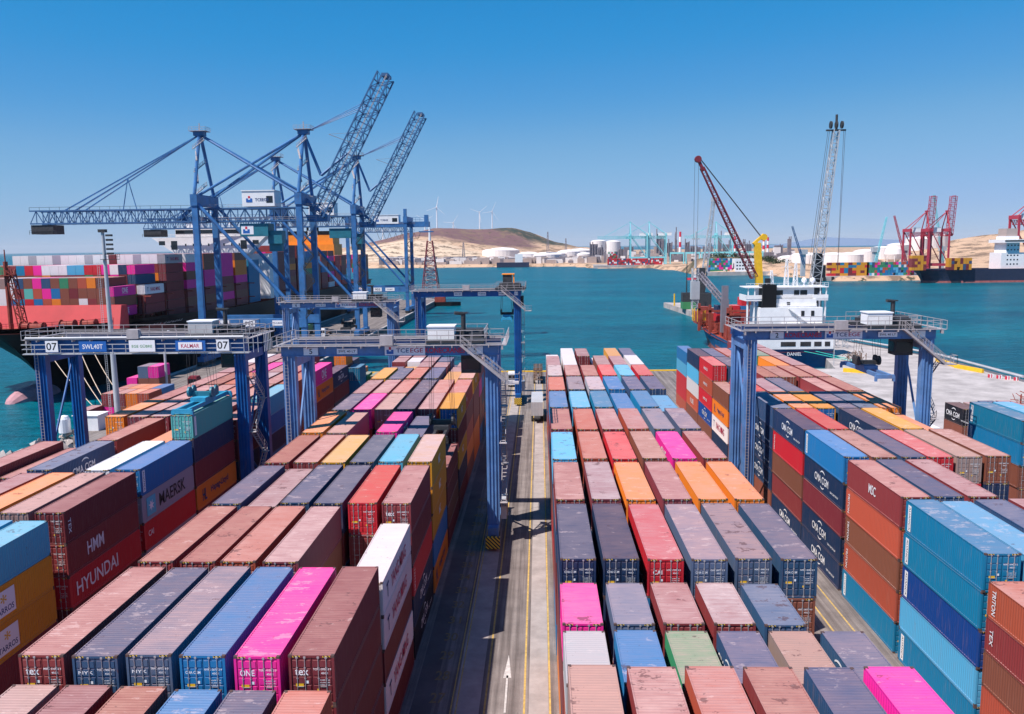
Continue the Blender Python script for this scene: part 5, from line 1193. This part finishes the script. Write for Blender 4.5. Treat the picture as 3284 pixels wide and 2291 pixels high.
b = MB(); [b.tube((119.6+dx-.3, hy-1, 82), (119.6+dx+.3, hy-1, 82), 1.5, 12) for dx in (-2.2, 0, 2.2)]; b.bx(115.6, 123.4, hy-1.4, hy-.6, 79.6, 80.2); b.tube((119.6, hy-1, 80), (119.6, hy-1, 86), .5, 8); b.build('sheave_head', 'dkgrey', H2)
b = MB()
for p, q in (((116.4, hy-1, 80), (110.6, hy-1, 25)), ((117, hy-1, 80), (111.5, hy-1, 25)), ((122.6, hy-1, 80), (122.2, hy-1, 24)), ((123.2, hy-1, 80), (122.4, hy-1, 24))): b.tube(p, q, .08, 4)
b.build('hoist_rope', 'steel', H2)
H3 = thing('harbour_crane', 'distant pale lattice crane boom behind the dark red one', 'crane', (93, 470, 0), None)
b = MB(); b.lattice((92, 470, 10), (97.5, 470, 60), 3, 2.6, 20, .4, .22, 0, 1.6, 1.6); b.bx(96, 99, 469, 471, 58.5, 61); b.build('boom', 'silver', H3)
b = MB(); b.bx(85, 96, 464, 476, .5, 8); b.bx(89, 93, 467, 473, 8, 22); b.build('carriage', 'dkgrey', H3)
H4 = thing('pier_loader', 'small green and black crane standing on the far tip of the pier', 'crane', (82, 455, 0), None)
b = MB(); b.bx(78, 85, 451, 459, .2, 4); b.build('carriage', 'greenpaint', H4)
b = MB(); b.tube((80.5, 455, 4), (80.5, 455, 26), .4, 8, 0, .2); b.bx(78, 84, 452, 458, 4, 9); b.lattice((83, 455, 8), (91, 455, 15), 1.2, 1.2, 6, .3, .2); b.bx(84, 88, 453, 457, 9.5, 12.5); b.build('superstructure', 'dkgrey', H4)
b = MB(); b.tube((78, 480, 0), (78, 480, 7), .45, 8); tag(b.build('beacon_post', 'yellow'), 'yellow beacon post on the tip of the pier', 'post')

# ---------------------------------------------------------------- towers and masts
T1 = thing('lattice_tower', 'red and white tapering lattice pylon rising from the water beyond the left quay', 'tower', (-78.6, 595, 0))
b = MB(); b.lattice((-78.6, 595, -2), (-78.6, 595, 40), 13, 13, 12, .55, .3, 0, 3.6, 3.6); b.build('shaft', 'darkred', T1)
b = MB(); b.lattice((-78.6, 595, 8), (-78.6, 595, 30), 9.0, 9.0, 5, .4, .35, 0, 5.2, 5.2); b.build('pale_band', 'silver', T1)
b = MB(); b.tube((-78.6, 595, 40), (-78.6, 595, 52), .9, 8, 0, .5); b.build('top_mast', 'signwhite', T1)
b = MB(); b.bx(-87, -70, 587, 603, -5, -1.6); b.build('base', 'concrete2', T1)
T2 = thing('light_mast', 'tall pale tapering floodlight mast standing at the near end of the left quay', 'mast', (-86.6, 163, 0))
b = MB(); b.tube((-86.6, 163, 0), (-86.9, 163, 39), .62, 14, 0, .30); b.tube((-86.6, 163, 0), (-86.6, 163, .4), 1.1, 14); b.build('pole', 'silver', T2)
b = MB(); b.bx(-87.6, -86.2, 162.5, 163.5, 39, 39.6); b.bx(-87.4, -84.2, 162.2, 163.8, 33.6, 33.7); b.rail([(-86.4, 162.2, 33.7), (-84.2, 162.2, 33.7), (-84.2, 163.8, 33.7)], 1, .7, .05)
for i in range(5): b.bx(-86.4+.2, -85.0, 162.6, 163.2, 34.6+i*.9, 35.0+i*.9)
b.build('floodlight_rack', 'dkgrey', T2)
b = MB()
for x in (-88.0, -87.6): b.beam((x, 162.4, .5), (x-.2, 162.4, 33), .05, .05)
for i in range(70): b.beam((-88.0, 162.4, 1+i*.45), (-87.6, 162.4, 1+i*.45), .04, .04)
b.rail([(-87.6, 161.9, 18.5), (-84.9, 161.9, 18.5)], 1, .9, .05); b.build('ladder', 'silver', T2)
q = MB(); q.bx(-92.5, -87.6, 157, 161, 0, 3.0); q.bx(-92.7, -87.4, 156.8, 161.2, 3, 3.15, 1); q.build('hut', ['white', 'signwhite'], None); h_ = [o for o in COL.objects if o.name.startswith('hut')][-1]; tag(h_, 'small white hut at the foot of the floodlight mast', 'hut')
q = MB(); q.tube((-95, 158, -.5), (-95, 158, 2.2), 1.1, 14); q.lathe((-95, 158, 2.2), [(1.1, 0), (.8, .6), (.1, .8)], 14); tag(q.build('mooring_bollard', 'signwhite'), 'white rounded mooring bollard on the rocks beside the left quay', 'bollard')
q = MB(); q.tube((-88.6, 190, 0), (-88.6, 190, 15.5), .3, 8); q.tube((-88.6, 190, 15.5), (-87.2, 190, 16.6), .25, 8); tag(q.build('vent_pipe', 'silver'), 'bent pale pipe standing in front of the black bow', 'pipe')
q = MB(); q.tube((110.5, 175.0, 0), (110.4, 175, 16), .14, 8, 0, .07); tag(q.build('flag_pole', 'signwhite'), 'thin white pole at the right edge of the pier', 'pole')
q = MB(); q.tube((84.6, 238, 0), (84.6, 238, 10.5), .12, 8); q.beam((84.6, 238, 10.5), (86.4, 238, 10.8), .2); q.beam((84.6, 238, 10.5), (82.9, 238, 10.8), .2); tag(q.build('street_lamp', 'silver'), 'two-armed street lamp by the blue stern on the pier', 'lamp')
# ---------------------------------------------------------------- vehicles
def truck(label, x, y, rot=0.0, cabm='white', load=None, trailer=True, grp='trucks on the quay'):
    t = thing('truck', label, 'truck', (x, y, 0), grp); t.rotation_euler.z = rot
    b = MB(); b.bx(x-1.2, x+1.2, y-1.1, y+1.1, .9, 3.4); b.bx(x-1.15, x+1.15, y-1.15, y-1.1, .6, 1.4); b.bx(x-1.1, x+1.1, y-.8, y+.9, 3.4, 3.75); b.build('cab', cabm, t)
    b = MB(); b.bx(x-1.05, x+1.05, y-1.16, y-1.1, 2.0, 3.1); b.build('windscreen', 'glass', t)
    n = 3 if trailer else 1
    b = MB(); b.bx(x-.5, x+.5, y, y+(13.5 if trailer else 4), .85, 1.2); b.build('chassis', 'brownsteel', t)
    for yy in ((-.2, 2.6, 3.8, 10.3, 11.5, 12.7) if trailer else (-.2, 3)):
        for sx in (-1, 1): w = MB(); w.tube((x+sx*.95-.18, y+yy, .52), (x+sx*.95+.18, y+yy, .52), .52, 12); w.build('wheel', 'rubber', t)
    if load: b = MB(); b.bx(x-1.22, x+1.22, y+1.4, y+13.4, 1.2, 4.0); b.build('trailer_body', load, t)
    return t
truck('dark red tractor with an empty trailer beside the low pile on the left quay', -87.5, 203, -.12, 'darkred', None)
truck('white truck driving along the left quay between the crane legs', -87, 325, .05, 'white', None)
truck('dark green lorry with a boxy load parked on the left quay', -97, 330, 0, 'greenpaint', 'greenpaint')
truck('white box truck standing at the seaward end of the lane', -7.0, 206, 0, 'white', None, False)
def trailer(label, x, y, n=1, grp='empty trailers parked near the yellow kerb'):
    t = thing('trailer', label, 'trailer', (x, y, 0), grp)
    for i in range(n):
        z = i*1.15; b = MB()
        for dx in (-.5, .5): b.bx(x+dx-.1, x+dx+.1, y, y+12, 1.0+z, 1.35+z)
        for k in range(6): b.bx(x-1.2, x+1.2, y+k*2.35, y+k*2.35+.25, 1.1+z, 1.3+z)
        b.build('frame', 'brownsteel', t)
    for yy in (1.2, 2.5, 10):
        for sx in (-1, 1): w = MB(); w.tube((x+sx*1.0-.2, y+yy, .5), (x+sx*1.0+.2, y+yy, .5), .5, 12); w.build('wheel', 'rubber', t)
    return t
trailer('stack of brown empty trailers near the kerb left of the right block', -.6, 209, 3); trailer('pair of brown empty trailers stacked near the kerb between the blocks', 34.2-10.2, 205, 2)
t = thing('parked_trailer', 'grey container trailer parked on the lane against the right block', 'trailer', (-.9, 163, 0))
b = MB(); b.bx(-1.9, .5, 163, 175, 1.3, 4.1); [b.bx(-1.8+i*.6, -1.77+i*.6, 162.94, 163, 1.5, 4.0) for i in range(5)]; b.build('box_body', 'silver', t)
b = MB(); b.bx(-1.3, -.1, 161.6, 175, .9, 1.25); b.build('chassis', 'dkgrey', t)
for yy in (1, 2.2, 3.4, 11):
    for sx in (-1, 1): w = MB(); w.tube((-.7+sx-.2, 163+yy, .5), (-.7+sx+.2, 163+yy, .5), .5, 12); w.build('wheel', 'rubber', t)
t = thing('wheel_loader', 'small yellow wheel loader parked on the pale concrete by the right gantry leg', 'loader', (67, 168, 0))
b = MB(); b.bx(66, 68.6, 166.5, 170, .8, 2.2); b.bx(66.3, 68.3, 167.6, 169, 2.2, 3.8); b.build('body', 'yellow', t); b = MB(); b.bx(66.4, 68.2, 167.55, 167.62, 2.5, 3.6); b.build('windscreen', 'glass', t)
b = MB(); b.add([(64.2, 166.6, .3), (65.4, 166.6, .3), (65.4, 169.6, .3), (64.2, 169.6, .3), (63.8, 166.6, 1.5), (65.2, 166.6, 1.0), (65.2, 169.6, 1.0), (63.8, 169.6, 1.5)], MB.BF); b.beam((65.2, 168, .8), (66.6, 168, 1.6), .3); b.build('bucket', 'dkgrey', t)
for yy in (167, 169.6):
    for x in (66, 68.6): w = MB(); w.tube((x-.25, yy, .7), (x+.25, yy, .7), .7, 12); w.build('wheel', 'rubber', t)
# ---------------------------------------------------------------- pier clutter
for i, (x0, y0, x1, y1) in enumerate([(92, 290, 95, 268), (116, 232, 118.5, 222), (117, 245, 116.4, 232), (83, 226, 90, 222)]):
    q = MB(); q.beam((x0, y0, .55), (x1, y1, .55), .6, 1.1); tag(q.build('barrier_wall', 'yellow' if i != 1 else 'yellow'), ['pale yellow concrete barrier along the far curve of the pier', 'worn yellow barrier at the seaward edge of the pier', 'long low yellow barrier beside the pier pipelines', 'yellow barrier behind the blue stern'][i], 'barrier')
for i in range(4):
    q = MB(); x, y = 116.5+i*1.3, 214.5-i*1.6
    for k in range(4): q.bx(x-.6+k*.3, x-.3+k*.3, y-.25, y+.25, 0, .9, k % 2)
    tag(q.build('traffic_barrier', ['red', 'signwhite']), 'red and white plastic traffic barrier in the row at the pier edge', 'barrier', 'red and white barriers at the pier edge')
for i in range(3):
    q = MB(); q.tube((122.4-i*1.0, 207, 1.0+.2*i), (121.6-i*.9, 252, 1.0+.2*i), .28, 8); q.tube((121.6-i*.9, 252, 1+.2*i), (109-i*.9, 303, 1.0+.2*i), .28, 8)
    tag(q.build('pipeline', 'brownsteel' if i % 2 else 'silver'), 'long pipe running along the seaward edge of the pier', 'pipe', 'pipes along the pier edge')
def junk(name, label, cat, x, y, n, r, zmax, m):
    q = MB()
    for _ in range(n):
        a = Vector((x+random.uniform(-r, r), y+random.uniform(-r, r), random.uniform(0, zmax))); q.beam(a, a+Vector((random.uniform(-2, 2), random.uniform(-2, 2), random.uniform(-1, 1.6))), .12, .12)
    for _ in range(n//5): a = Vector((x+random.uniform(-r, r), y+random.uniform(-r, r), 0)); q.beam(a, a+Vector((0, 0, zmax)), .16, .16)
    return tag(q.build(name, m), label, cat)
junk('scrap_heap', 'tangled heap of dark metal scrap at the right edge of the pier', 'scrap', 117, 186, 90, 4.5, 5, 'dkgrey')
junk('scrap_heap', 'pale framework of loading pipes on the far curve of the pier', 'pipework', 101, 281, 60, 3.5, 6, 'silver')
junk('scrap_heap', 'low pile of rusty frames left of the flag pole', 'scrap', 106, 178, 40, 2.5, 2, 'rustred')
junk('scrap_heap', 'brown folded gangway frames lying behind the blue stern', 'gangway', 92.5, 243, 40, 3, 3.2, 'brownsteel')
junk('scrap_heap', 'stacked rusty hatch beams on the left quay under the gantry', 'steel beams', -75, 232, 50, 4, 1.6, 'rustred')
for i, (x, y, w_, d_, h_) in enumerate([(56.5, 119, 5.5, 2.6, 2.8), (58, 125, 5.5, 2.6, 2.8), (61, 131, 4.5, 2.6, 2.7), (63.5, 143, 6, 3, 2.8)]):
    q = MB(); q.bx(x, x+w_, y, y+d_, 0.05, h_); q.bx(x-.1, x+w_+.1, y-.1, y+d_+.1, h_, h_+.12, 1); [q.bx(x+.5+k*1.5, x+1.3+k*1.5, y-.03, y, 1.1, 2.0, 2) for k in range(3)]
    tag(q.build('site_cabin', ['white', 'signwhite', 'glass']), ['white site cabin beside the right gantry leg', 'second white site cabin behind the right gantry leg', 'small white cabin between the gantry leg and the far stacks', 'white cabin on the pale concrete behind the site cabins'][i], 'cabin', 'site cabins by the right gantry')
# ---------------------------------------------------------------- far shore: cranes, ship, tanks, stacks, turbines
for i, (x, y, w_) in enumerate([(370, 842, 18), (392, 846, 18), (473, 838, 24)]):
    lean_ = .06; sts(['dark red quay crane with a raised boom on the far right quay', 'second dark red quay crane with raised boom beside the first', 'dark red quay crane cut by the right edge of the picture'][i], x, x+w_, y, y+16, 'up' if i == 9 else None, 'up', '', 'redcrane', 'redcrane', (x+4, 8), .92 if i < 2 else 1.15, 'quay crane', 'red quay cranes on the far right quay', lean=lean_, detail=False)
for i, (x, y) in enumerate([(157, 1432), (190, 1436), (318, 1500)]):
    sts(['pale turquoise quay crane on the far shore, left of its twin', 'pale turquoise quay crane on the far shore, right of its twin', 'pale turquoise quay crane far off behind the white mast'][i], x, x+28, y, y+18, 'down', None, '', 'cyancrane', 'cyancrane', (x+16, 22), 1.05, 'quay crane', 'turquoise quay cranes on the far shore', detail=False)
for i in range(6):
    x = 225+i*27; t = thing('yard_gantry', 'pale turquoise yard gantry in the row on the far shore', 'gantry crane', (x, 1440, 0), 'turquoise yard gantries on the far shore')
    b = MB(); b.bx(x, x+25, 1439, 1442, 19, 22); b.build('girder', 'cyancrane', t)
    for xx in (x, x+23): b = MB(); b.bx(xx, xx+1.8, 1439, 1441, 2, 19); b.build('leg', 'cyancrane', t)
S3 = thing('container_ship', 'navy-hulled container ship with white stern house moored at the far right quay', 'container ship', (420, 775, WZ))
cf3 = lambda s: ((s, 786.0), (0, 1))
_, d3, _r = ship_hull(S3, cf3, [(351, 7), (354, 10.5), (362, 13), (380, 14), (600, 14)], [(358, 2), (364, 7), (374, 11), (392, 13.6), (600, 14)], lambda s: 9.6, WZ-.4, 'hullnavy', -2.0, bulwark=1)
d3.build('deck', 'rustred', S3)
b = MB(); b.bx(424, 446, 776, 796, 9, 24); b.bx(428, 440, 776, 796, 24, 33); b.bx(424.5, 443, 772, 800, 33, 36); b.bx(428, 440, 778, 794, 36, 39); b.bx(448, 462, 776, 796, 9, 22); b.build('superstructure', 'white', S3)
b = MB(); b.bx(429, 439, 779, 793, 39, 46); b.build('funnel', 'tan', S3); b = MB(); b.bx(424.4, 443.1, 771.9, 772, 34, 35.3); [b.bx(429+i*3, 430.3+i*3, 775.9, 776, z, z+1.2) for i in range(4) for z in (13, 17, 21, 26, 30)]; b.build('window', 'glass', S3)
b = MB(); b.bx(446, 452, 775, 776, 23, 25); b.build('lifeboat', 'orange', S3)
def pxpt(px, y): return (px-1209)/1847.0*y      # place by bearing at a chosen distance
for i, (x, y, h_, m_) in enumerate([(pxpt(1790, 850), 850, 22, 'silver'), (pxpt(1945, 850), 850, 24, 'silver'), (pxpt(2010, 880), 880, 25, 'silver'), (pxpt(2090, 880), 880, 24, 'silver')]):
    t = thing('harbour_crane', ['pale slewing crane at the left end of the far container wall, jib leaning left', 'pale slewing crane in the middle of the far container wall with pink-tipped jib', 'pale slewing crane tower left of the red cranes', 'pale slewing crane behind the navy ship with blue jib leaning left'][i], 'crane', (x, y, 0), 'slewing cranes on the far right quay')
    b = MB(); b.bx(x-2, x+2, y-2, y+2, 1.5, h_*.8+10); b.bx(x-3, x+3.5, y-3, y+3, h_*.8+6, h_*.8+11); b.build('tower', m_, t)
    q0 = Vector((x, y-3, h_*.4+5)); q1 = Vector((x+[-13, 9, -14, -13][i], y-3, [52, 60, 62, 83][i])); b = MB(); b.lattice(q0, q1, 2, 2, 14, .3, .16, 0, 1.2, 1.2); b.build('jib', ['lattice', 'cyancrane', 'redcrane', 'cyancrane'][i], t)
def tank(x, y, r, h, label, dome=True):
    z0 = land_z(x, y)-1; q = MB(); q.lathe((x, y, z0), [(r, 0), (r, h), (r*1.01, h), (r*.6, h+r*.13 if dome else h+.1), (.3, h+r*.18 if dome else h+.15)], 28)
    o = q.build('storage_tank', 'tankwhite', origin=(x, y, z0)); tag(o, label, 'tank', 'white storage tanks on the far shore'); return o
for p in [(1797, 1150, 22, 15), (1855, 1200, 20, 16), (1890, 1180, 19, 16), (1925, 1260, 18, 17), (1960, 1300, 17, 17), (1995, 1350, 17, 18), (2035, 1380, 18, 19), (2060, 1390, 18, 20), (2075, 1400, 18, 22), (1760, 1250, 17, 13), (1440, 1800, 9, 14), (1185, 1750, 24, 18), (1228, 1720, 30, 17), (1275, 1800, 25, 22), (1300, 1850, 26, 24), (1250, 1780, 18, 18), (1310, 1760, 17, 17), (1128, 1900, 38, 22), (1100, 2000, 20, 14), (1340, 1980, 18, 44), (1372, 1980, 18, 42)]:
    tank(pxpt(p[0], p[1]), p[1], p[2], p[3], 'white storage tank in the tank farm on the right shore' if p[0] > 1500 else 'white storage tank below the hills on the far shore')
x, y = pxpt(1985, 1180), 1180; q = MB(); q.lathe((x, y, 18), [(.5, -12), (6, -10.6), (10, -7), (12, 0), (10, 7), (6, 10.6), (.5, 12)], 24); [q.tube((x+11*math.cos(a), y+11*math.sin(a), 0), (x+11*math.cos(a), y+11*math.sin(a), 18), .5, 6) for a in np.arange(0, 6.2, .9)]
tag(q.build('gas_sphere', 'tankwhite'), 'pale spherical gas tank on legs among the round tanks', 'gas tank')
rr = random.Random(9)
for i, (px, h_, w_, red) in enumerate([(1640, 46, 5, 1), (1688, 40, 5, 1), (1703, 44, 6, 1), (1712, 42, 6, 1), (1520, 58, 6, 1), (1535, 44, 8, 0), (1758, 52, 5, 0), (1606, 60, 5, 0), (1660, 44, 5, 0), (1330, 44, 16, 0), (1345, 36, 10, 0), (1478, 64, 20, 0), (1496, 46, 10, 0), (1485, 50, 8, 0), (1580, 36, 18, 0), (1585, 40, 7, 0), (1510, 66, 3, 0), (1620, 38, 12, 0), (1668, 36, 14, 0), (1735, 34, 16, 0), (1410, 34, 12, 0), (1390, 30, 10, 0), (1550, 34, 14, 0)]):
    y = rr.uniform(1650, 1850); x = pxpt(px, y); h_ = h_*y/1847*1.12+2
    if red:
        q = MB(); [q.tube((x, y, h_*k/6), (x, y, h_*(k+1)/6), w_/2*(1-.05*k), 10, k % 2, w_/2*(1-.05*(k+1))) for k in range(6)]
        tag(q.build('chimney', ['signwhite', 'red'], origin=(x, y, 0)), 'tall red and white banded chimney of the far refinery', 'chimney', 'banded chimneys of the refinery')
    else:
        q = MB(); q.bx(x-w_/2, x+w_/2, y-3, y+3, 2, h_*.8); [q.tube((x-w_/2+w_*k/3, y-4, 2), (x-w_/2+w_*k/3, y-4, h_*rr.uniform(.6, 1)), 1.1, 6) for k in range(4)]; [q.beam((x-w_/2, y-3.2, h_*.15*k), (x+w_/2, y-3.2, h_*.15*(k+1)), .6) for k in range(1, 5)]
        tag(q.build('process_tower', 'fargrey', origin=(x, y, 0)), 'grey process tower among the pipes of the far refinery', 'refinery tower', 'process towers of the refinery')
q = MB()
for i in range(620):
    y = rr.uniform(1600, 1950); x = pxpt(rr.uniform(1320, 1770), y); w_, h_ = rr.uniform(4, 16), abs(rr.gauss(0, 1))*9+4; q.bx(x, x+w_, y, y+8, 1, h_, rr.choice((0, 0, 1, 2)))
tag(q.build('refinery_sprawl', ['fargrey', 'tan', 'tankwhite']), kind='stuff')
q = MB()
for i in range(420):
    y = rr.uniform(1600, 1760); x = pxpt(rr.uniform(845, 1330), y); w_, h_ = rr.uniform(6, 26), rr.uniform(4, 13); z0 = land_z(x, y); q.bx(x, x+w_, y, y+10, z0-2, z0+h_, rr.choice((0, 1, 1, 2)))
tag(q.build('harbour_town', ['fargrey', 'tan', 'tankwhite']), kind='stuff')
for i, (px, y, zt_, h_, ph) in enumerate([(982, 2600, 0, 44, .2), (1077, 2760, 0, 42, .9), (1105, 2750, 0, 40, .4), (860, 2800, 0, 42, .0), (955, 2900, 0, 50, 1.1), (1018, 2900, 0, 36, .6)]):
    x = pxpt(px, y); z0 = land_z(x, y); t = thing('wind_turbine', ['white wind turbine at the left of the hilltop, tallest on the brown hill', 'white wind turbine on the green crest, left of the pair', 'white wind turbine on the green crest, right of the pair', 'white wind turbine behind the quay crane leg at far left of the hill', 'white wind turbine partly hidden by the left end of the brown hill', 'white wind turbine sunk behind the saddle between the hills'][i], 'wind turbine', (x, y, z0), 'wind turbines on the hills')
    b = MB(); b.tube((x, y, z0-3), (x, y, z0+h_*1.45), 2.0, 8, 0, 1.3); b.build('tower', 'signwhite', t); hub = Vector((x, y-3, z0+h_*1.45)); b = MB(); b.bx(x-2, x+2, y-3.5, y+4, hub.z-1.8, hub.z+1.8); b.build('nacelle', 'signwhite', t)
    for k in range(3): a = ph+k*2.094; b = MB(); b.beam(hub, hub+Vector((math.sin(a)*34, 0, math.cos(a)*34)), 2.4, 1.0, 0, .7, .5); b.build('blade', 'signwhite', t)
for i, (px, y, h_) in enumerate([(1228, 1700, 62), (1268, 1900, 50), (1040, 1720, 42)]):
    x = pxpt(px, y); z0 = land_z(x, y); q = MB(); q.lattice((x, y, z0), (x, y, z0+h_), 7, 7, 10, .9, .5, 0, 1.5, 1.5); tag(q.build('radio_mast', 'fargrey', origin=(x, y, z0)), ['tall grey lattice mast at the right foot of the hills', 'thin lattice mast right of the hills', 'short lattice mast in front of the hills'][i], 'mast')
for i in range(26):
    q = MB(); px = rr.uniform(1598, 1760) if i < 16 else rr.uniform(1960, 2050); y = rr.uniform(1040, 1130); x = pxpt(px, y); z0 = land_z(x, y)
    for _ in range(120):
        c = Vector((x+rr.gauss(0, 4), y+rr.gauss(0, 3), z0+abs(rr.gauss(1.5, 2)))); u = Vector((rr.gauss(0, 1), rr.gauss(0, 1), rr.gauss(0, 1))).normalized()*1.3; v = u.cross(Vector((rr.gauss(0, 1), rr.gauss(0, 1), rr.gauss(0, 1)))).normalized()*1.2; q.add([c-u, c+v, c+u], [(0, 1, 2)])
    tag(q.build('shore_bush', 'leaf', origin=(x, y, z0)), 'dark green bush on the scrubby bank behind the far containers', 'bush', 'bushes on the far bank')
t = thing('fishing_boat', 'small red and white boat moored off the far container wall', 'boat', (pxpt(1553, 900), 900, WZ)); x = pxpt(1553, 900)
b = MB(); b.prism([(x-8, 899), (x-5, 897), (x+7, 897), (x+7, 901), (x-5, 901)], WZ-.3, WZ+2.2); b.build('hull', 'red', t); b = MB(); b.bx(x-1, x+5, 898, 900.5, WZ+2.2, WZ+5.5); b.bx(x, x+.4, 899, 899.4, WZ+5.5, WZ+10); b.build('cabin', 'white', t)
t = thing('tugboat', 'dark tug with a low red deck moored past the left quay', 'boat', (-62, 540, WZ))
b = MB(); b.prism([(-70, 538), (-58, 538), (-52, 541), (-58, 544), (-70, 544)], WZ-.3, WZ+2.6); b.build('hull', 'hullblack', t); b = MB(); b.bx(-69, -62, 539, 543, WZ+2.6, WZ+6); b.bx(-67, -64, 540, 542, WZ+6, WZ+9); b.build('deckhouse', 'rustred', t)
t = thing('ferry', 'small dark cargo vessel moored below the hills on the far shore', 'boat', (pxpt(1150, 1535), 1535, WZ)); x = pxpt(1150, 1535)
b = MB(); b.prism([(x-30, 1530), (x+30, 1528), (x+30, 1540), (x-30, 1540)], WZ-.3, WZ+9); b.build('hull', 'hullnavy', t); b = MB(); b.bx(x+4, x+18, 1531, 1538, WZ+9, WZ+24); b.build('deckhouse', 'white', t)
q = MB(); q.bx(282, 396, 838.5, 858, -6, 1.6); tag(q.build('far_quay', 'concrete'), kind='structure')
q = MB(); q.bx(204, 282, 1010.5, 1035, -6, 1.6); tag(q.build('far_quay', 'concrete'), kind='structure')
q = MB(); q.bx(92, 320, 1392, 1460, -6, 2.0); tag(q.build('far_quay', 'concrete'), kind='structure')
q = MB(); [q.bx(284+i*8.4, 286.4+i*8.4, 837.6, 838.6, -3, 1.2) for i in range(13)]; tag(q.build('quay_fenders', 'rubber'), kind='structure')
q = MB(); q.bx(238, 262, 1016, 1032, 1.6, 17); [q.bx(239.5+i*3.4, 241.5+i*3.4, 1015.9, 1016, z, z+1.6, 1) for i in range(7) for z in (4, 8, 12)]; tag(q.build('harbour_building', ['white', 'glass'], origin=(238, 1016, 1.6)), 'white block with rows of windows beside the far green and blue boxes', 'building')

# ---------------------------------------------------------------- the air
hz = MB(); hz.bx(-30500, 30500, -650, 45500, -9, 400); ho = hz.build('haze', [], None)
hm = bpy.data.materials.new('haze'); hm.use_nodes = True; hn = hm.node_tree; hn.nodes.remove(hn.nodes['Principled BSDF'])
pv = hn.nodes.new('ShaderNodeVolumePrincipled'); pv.inputs['Color'].default_value = (.86, .92, 1.0, 1); pv.inputs['Density'].default_value = 0.00002; pv.inputs['Anisotropy'].default_value = 0.0
hn.links.new(pv.outputs[0], [n for n in hn.nodes if n.type == 'OUTPUT_MATERIAL'][0].inputs['Volume'])
ho.data.materials.append(hm); tag(ho, kind='stuff')
